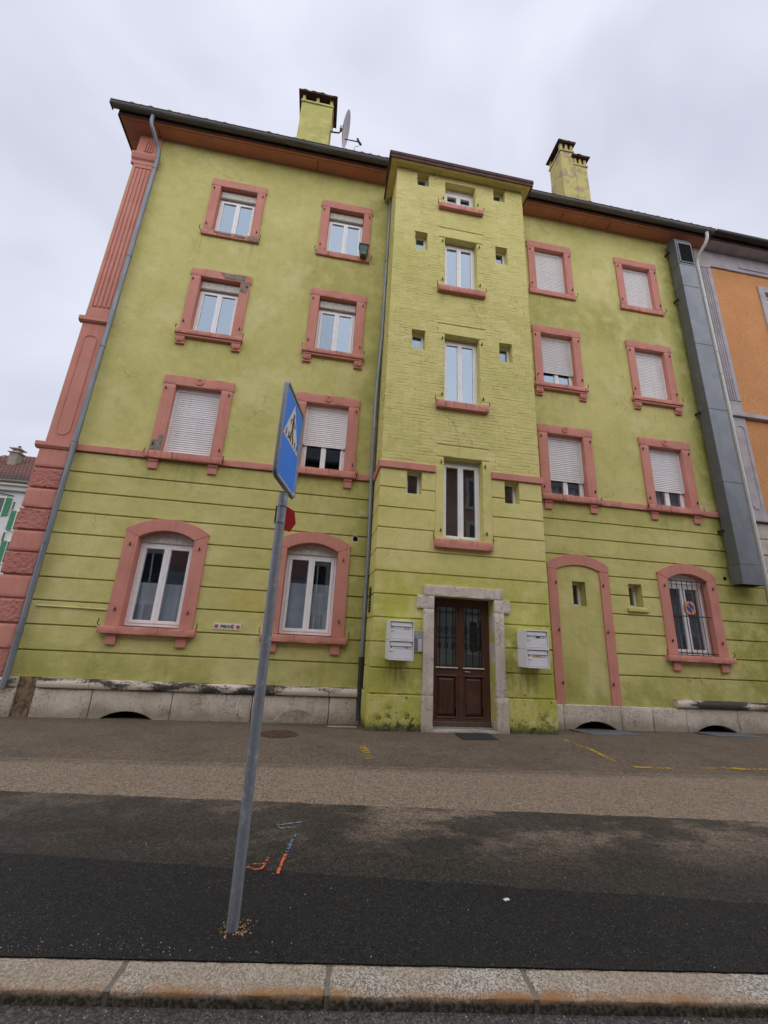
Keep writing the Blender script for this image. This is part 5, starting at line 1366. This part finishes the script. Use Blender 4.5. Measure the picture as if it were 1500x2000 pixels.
for i in range(300):
    x = gb.uniform(-2.6, 3.6); y = gb.uniform(kerb_back(x)+.01, -5.3-.16*x)
    if gb.random() < .35: x = gb.gauss(-.95, .45); y = kerb_back(x)+abs(gb.gauss(.02, .09))+.012
    pebble(x, y, gz(x, y)+.008, gb.choice((.0016, .002, .002, .0025, .004)))
for i in range(260):
    x = gb.uniform(-5, 8); y = gb.uniform(-5.2, -.5); pebble(x, y, gz(x, y)+.003, gb.choice((.003, .003, .004, .006)))
for i in range(260):
    x = gb.uniform(-2.2, 3.4); y = kerb_front(x)-abs(gb.gauss(0, .12))-.015; pebble(x, y, .004, gb.choice((.002, .003, .004)))
o = build('loose_grit', mb, 'pale_chip', kind='stuff', weld=False); tag(o, 'loose pale grit scattered over the asphalt along the kerb', 'gravel')
mb = MB(); n_ = 26  # dark disc laid where the post meets the asphalt
for r_k, zz in ((.0, .0625), (.038, .0605), (.056, .0575)):
    for j in range(n_):
        a = 2*math.pi*j/n_; q = r_k*(1+.3*mnoise.noise(Vector((math.cos(a)*1.7, math.sin(a)*1.7, r_k*30)))); mb.v.append((-.262+q*math.cos(a)*1.15, -6.228+q*math.sin(a), zz))
for k in range(2):
    for j in range(n_): mb.f.append((k*n_+j, k*n_+(j+1) % n_, (k+1)*n_+(j+1) % n_, (k+1)*n_+j))
o = build('dark_disc', mb, 'post_disc', kind='stuff', recalc=False); tag(o, 'dark disc at the foot of the sign post', 'dirt')
mb = MB()
for i in range(90):
    a = gb.uniform(0, 6.3); r = .036+abs(gb.gauss(0, .022)); x, y = -.255+r*math.cos(a), -6.232+r*math.sin(a)*.8
    if gb.random() < .25: x += gb.uniform(0, .06); y += gb.uniform(0, .05)
    pebble(x, y, .056, gb.choice((.004, .006, .008)))
o = build('post_gravel', mb, 'gravel_tan', kind='stuff', weld=False); tag(o, 'tan gravel packed round the foot of the sign post', 'gravel')

# ================================================================ white house beyond the left corner
fh = thing('far_house', (-22, 20, 0), 'white house with green shutters and red tiled roof beyond the left corner', 'house')
FY = 20.0
fw = build('wall', MB().box(-27.5, -15.5, FY, FY+9, -.3, 9.95), 'white_wall', fh)
build('cornice', MB().box(-27.8, -15.3, FY-.28, FY-.001, 9.55, 10.0), 'white_wall', fh, bevel=.05)
build('eaves_board', MB().box(-28.0, -15.2, FY-.5, FY-.281, 9.86, 10.02), 'plate_cream', fh)
build('gutter', MB().tube([(-28, FY-.6, 10.08), (-15.2, FY-.6, 10.08)], .08, 8), 'gutter', fh)
froof = MB(); e0, e1, rz_, ry = 10.08, 10.08, 13.65, FY+4.5
froof.v = [(-28, FY-.6, e0), (-15.2, FY-.6, e0), (-15.2, FY+9.6, e0), (-28, FY+9.6, e0), (-23.4, ry, rz_), (-15.2, ry, rz_)]
froof.f = [(0, 1, 5, 4), (1, 2, 5), (2, 3, 4, 5), (3, 0, 4), (0, 3, 2, 1)]
fr_ = build('roof', froof, 'far_tile', fh)
sy, sz = (ry-(FY-.6)), (rz_-e0); sl = math.hypot(sy, sz); rows = MB(); fa = math.atan2(sz, sy)
nrow = 17
for k in range(nrow):
    t0, t1 = k/nrow, (k+1)/nrow; xl = -28+4.6*t0
    y0, z0 = FY-.6+sy*t0, e0+sz*t0; y1, z1 = FY-.6+sy*t1, e0+sz*t1
    u = Vector((0, -math.sin(fa), math.cos(fa)))
    x = xl
    while x < -18.0:
        w = .235; a = Vector((x, y0, z0))+u*.05; b = Vector((x+w*.9, y0, z0))+u*.05; m0 = Vector((x+w*.45, y0, z0))+u*.10
        a1 = Vector((x, y1, z1))+u*.015; b1 = Vector((x+w*.9, y1, z1))+u*.015; m1 = Vector((x+w*.45, y1, z1))+u*.06
        q = len(rows.v); rows.v += [tuple(v) for v in (a, m0, b, a1, m1, b1)]; rows.f += [(q, q+1, q+4, q+3), (q+1, q+2, q+5, q+4), (q, q+2, q+1)]
        x += w
build('tile_rows', rows, 'far_tile', fh, kind='stuff', weld=False, recalc=False)
fc = build('chimney', MB().box(-22.22, -21.70, FY+2.2, FY+2.8, 11.6, 13.05), 'cement', fh)
build('chimney_cap', MB().box(-22.34, -21.58, FY+2.08, FY+2.92, 13.05, 13.10), 'shutter_box', fc); build('chimney_cap', MB().box(-22.32, -21.6, FY+2.1, FY+2.9, 13.34, 13.40), 'shutter_box', fc)
build('flue_block', MB().box(-22.15, -21.77, FY+2.27, FY+2.73, 13.10, 13.34), 'cement', fc); build('chimney_pot', MB().tube([(-21.93, FY+2.5, 13.40), (-21.93, FY+2.5, 13.66)], .09, 10), 'tile_red', fc)
for (x0, x1, z0, z1) in ((-20.40, -19.98, 7.95, 9.1), (-19.1, -18.5, 7.05, 8.3), (-19.1, -18.5, 5.0, 6.35), (-20.5, -19.98, 4.6, 5.9), (-20.5, -19.98, 1.3, 2.7)):
    w_ = build('window', MB().frame(x0-.06, x1+.06, z0-.06, z1+.06, .09, FY-.06, FY+.0), 'plate_cream', fh)
    build('pane', MB().box(x0+.03, x1-.03, FY-.03, FY-.005, z0+.03, z1-.03), 'pane_dark', w_)
for (x0, x1, z0, z1) in ((-19.93, -19.62, 7.95, 9.1), (-19.42, -19.14, 7.05, 8.3), (-19.40, -19.12, 5.0, 6.35), (-19.93, -19.55, 4.6, 5.9), (-19.93, -19.55, 1.3, 2.7)):
    s_ = build('shutter', MB().frame(x0, x1, z0, z1, .05, FY-.10, FY-.062), 'shutter_green', fh)
    mb = MB()
    k = z0+.05
    while k < z1-.06: mb.box(x0+.05, x1-.05, FY-.095, FY-.07, k, k+.05); k += .062
    build('louvres', mb, 'shutter_green', s_, kind='stuff')
for (x0, x1, z0, z1) in ((-19.52, -19.36, 8.33, 8.9), (-19.52, -19.36, 6.3, 6.9), (-20.55, -20.35, 6.55, 7.1)):
    w_ = build('slit_window', MB().frame(x0-.03, x1+.03, z0-.03, z1+.03, .04, FY-.03, FY+.0), 'plate_cream', fh)
    build('pane', MB().box(x0, x1, FY-.02, FY-.004, z0, z1), 'pane_dark', w_)
build('overhead_cable', MB().tube([(-22, FY-.1, 9.42), (-20.2, FY-.12, 9.34), (-19.6, FY-.05, 9.26)], .03, 6), 'iron', fh)

# ================================================================ house across the street, seen in the window panes
OY = -17.0
oh = thing('opposite_house', (3, OY, 0), 'reddish brown house with pale window frames mirrored in the stair tower window', 'house')
build('wall', MB().box(-19, 36, OY-8, OY, -.2, 12.6), 'opp_wall', oh)
build('roof', MB().prism_x([(OY+.6, 12.6), (OY-4, 15.8), (OY-8.6, 12.6)], -19.4, 36.4), 'opp_dark', oh)
build('ground_storey', MB().box(-19.02, 36.02, OY+.0005, OY+.0015+.0, -.2, 4.9), 'opp_base', oh)
build('eaves', MB().box(-19.4, 36.4, OY, OY+.6, 12.48, 12.65), 'opp_dark', oh)
for fl in range(4):
    for c_ in range(16):
        x = -16.0+c_*3.2; z = 1.2+fl*2.95
        w_ = build('window', MB().frame(x-.72, x+.72, z-.2, z+1.9, .2, OY+.002, OY+.06), 'beige', oh)
        build('pane', MB().box(x-.5, x+.5, OY+.004, OY+.03, z+.02, z+1.68), 'pane_dark', w_)
        build('sash_bar', MB().box(x-.04, x+.04, OY+.031, OY+.045, z+.02, z+1.68), 'pvc', w_)
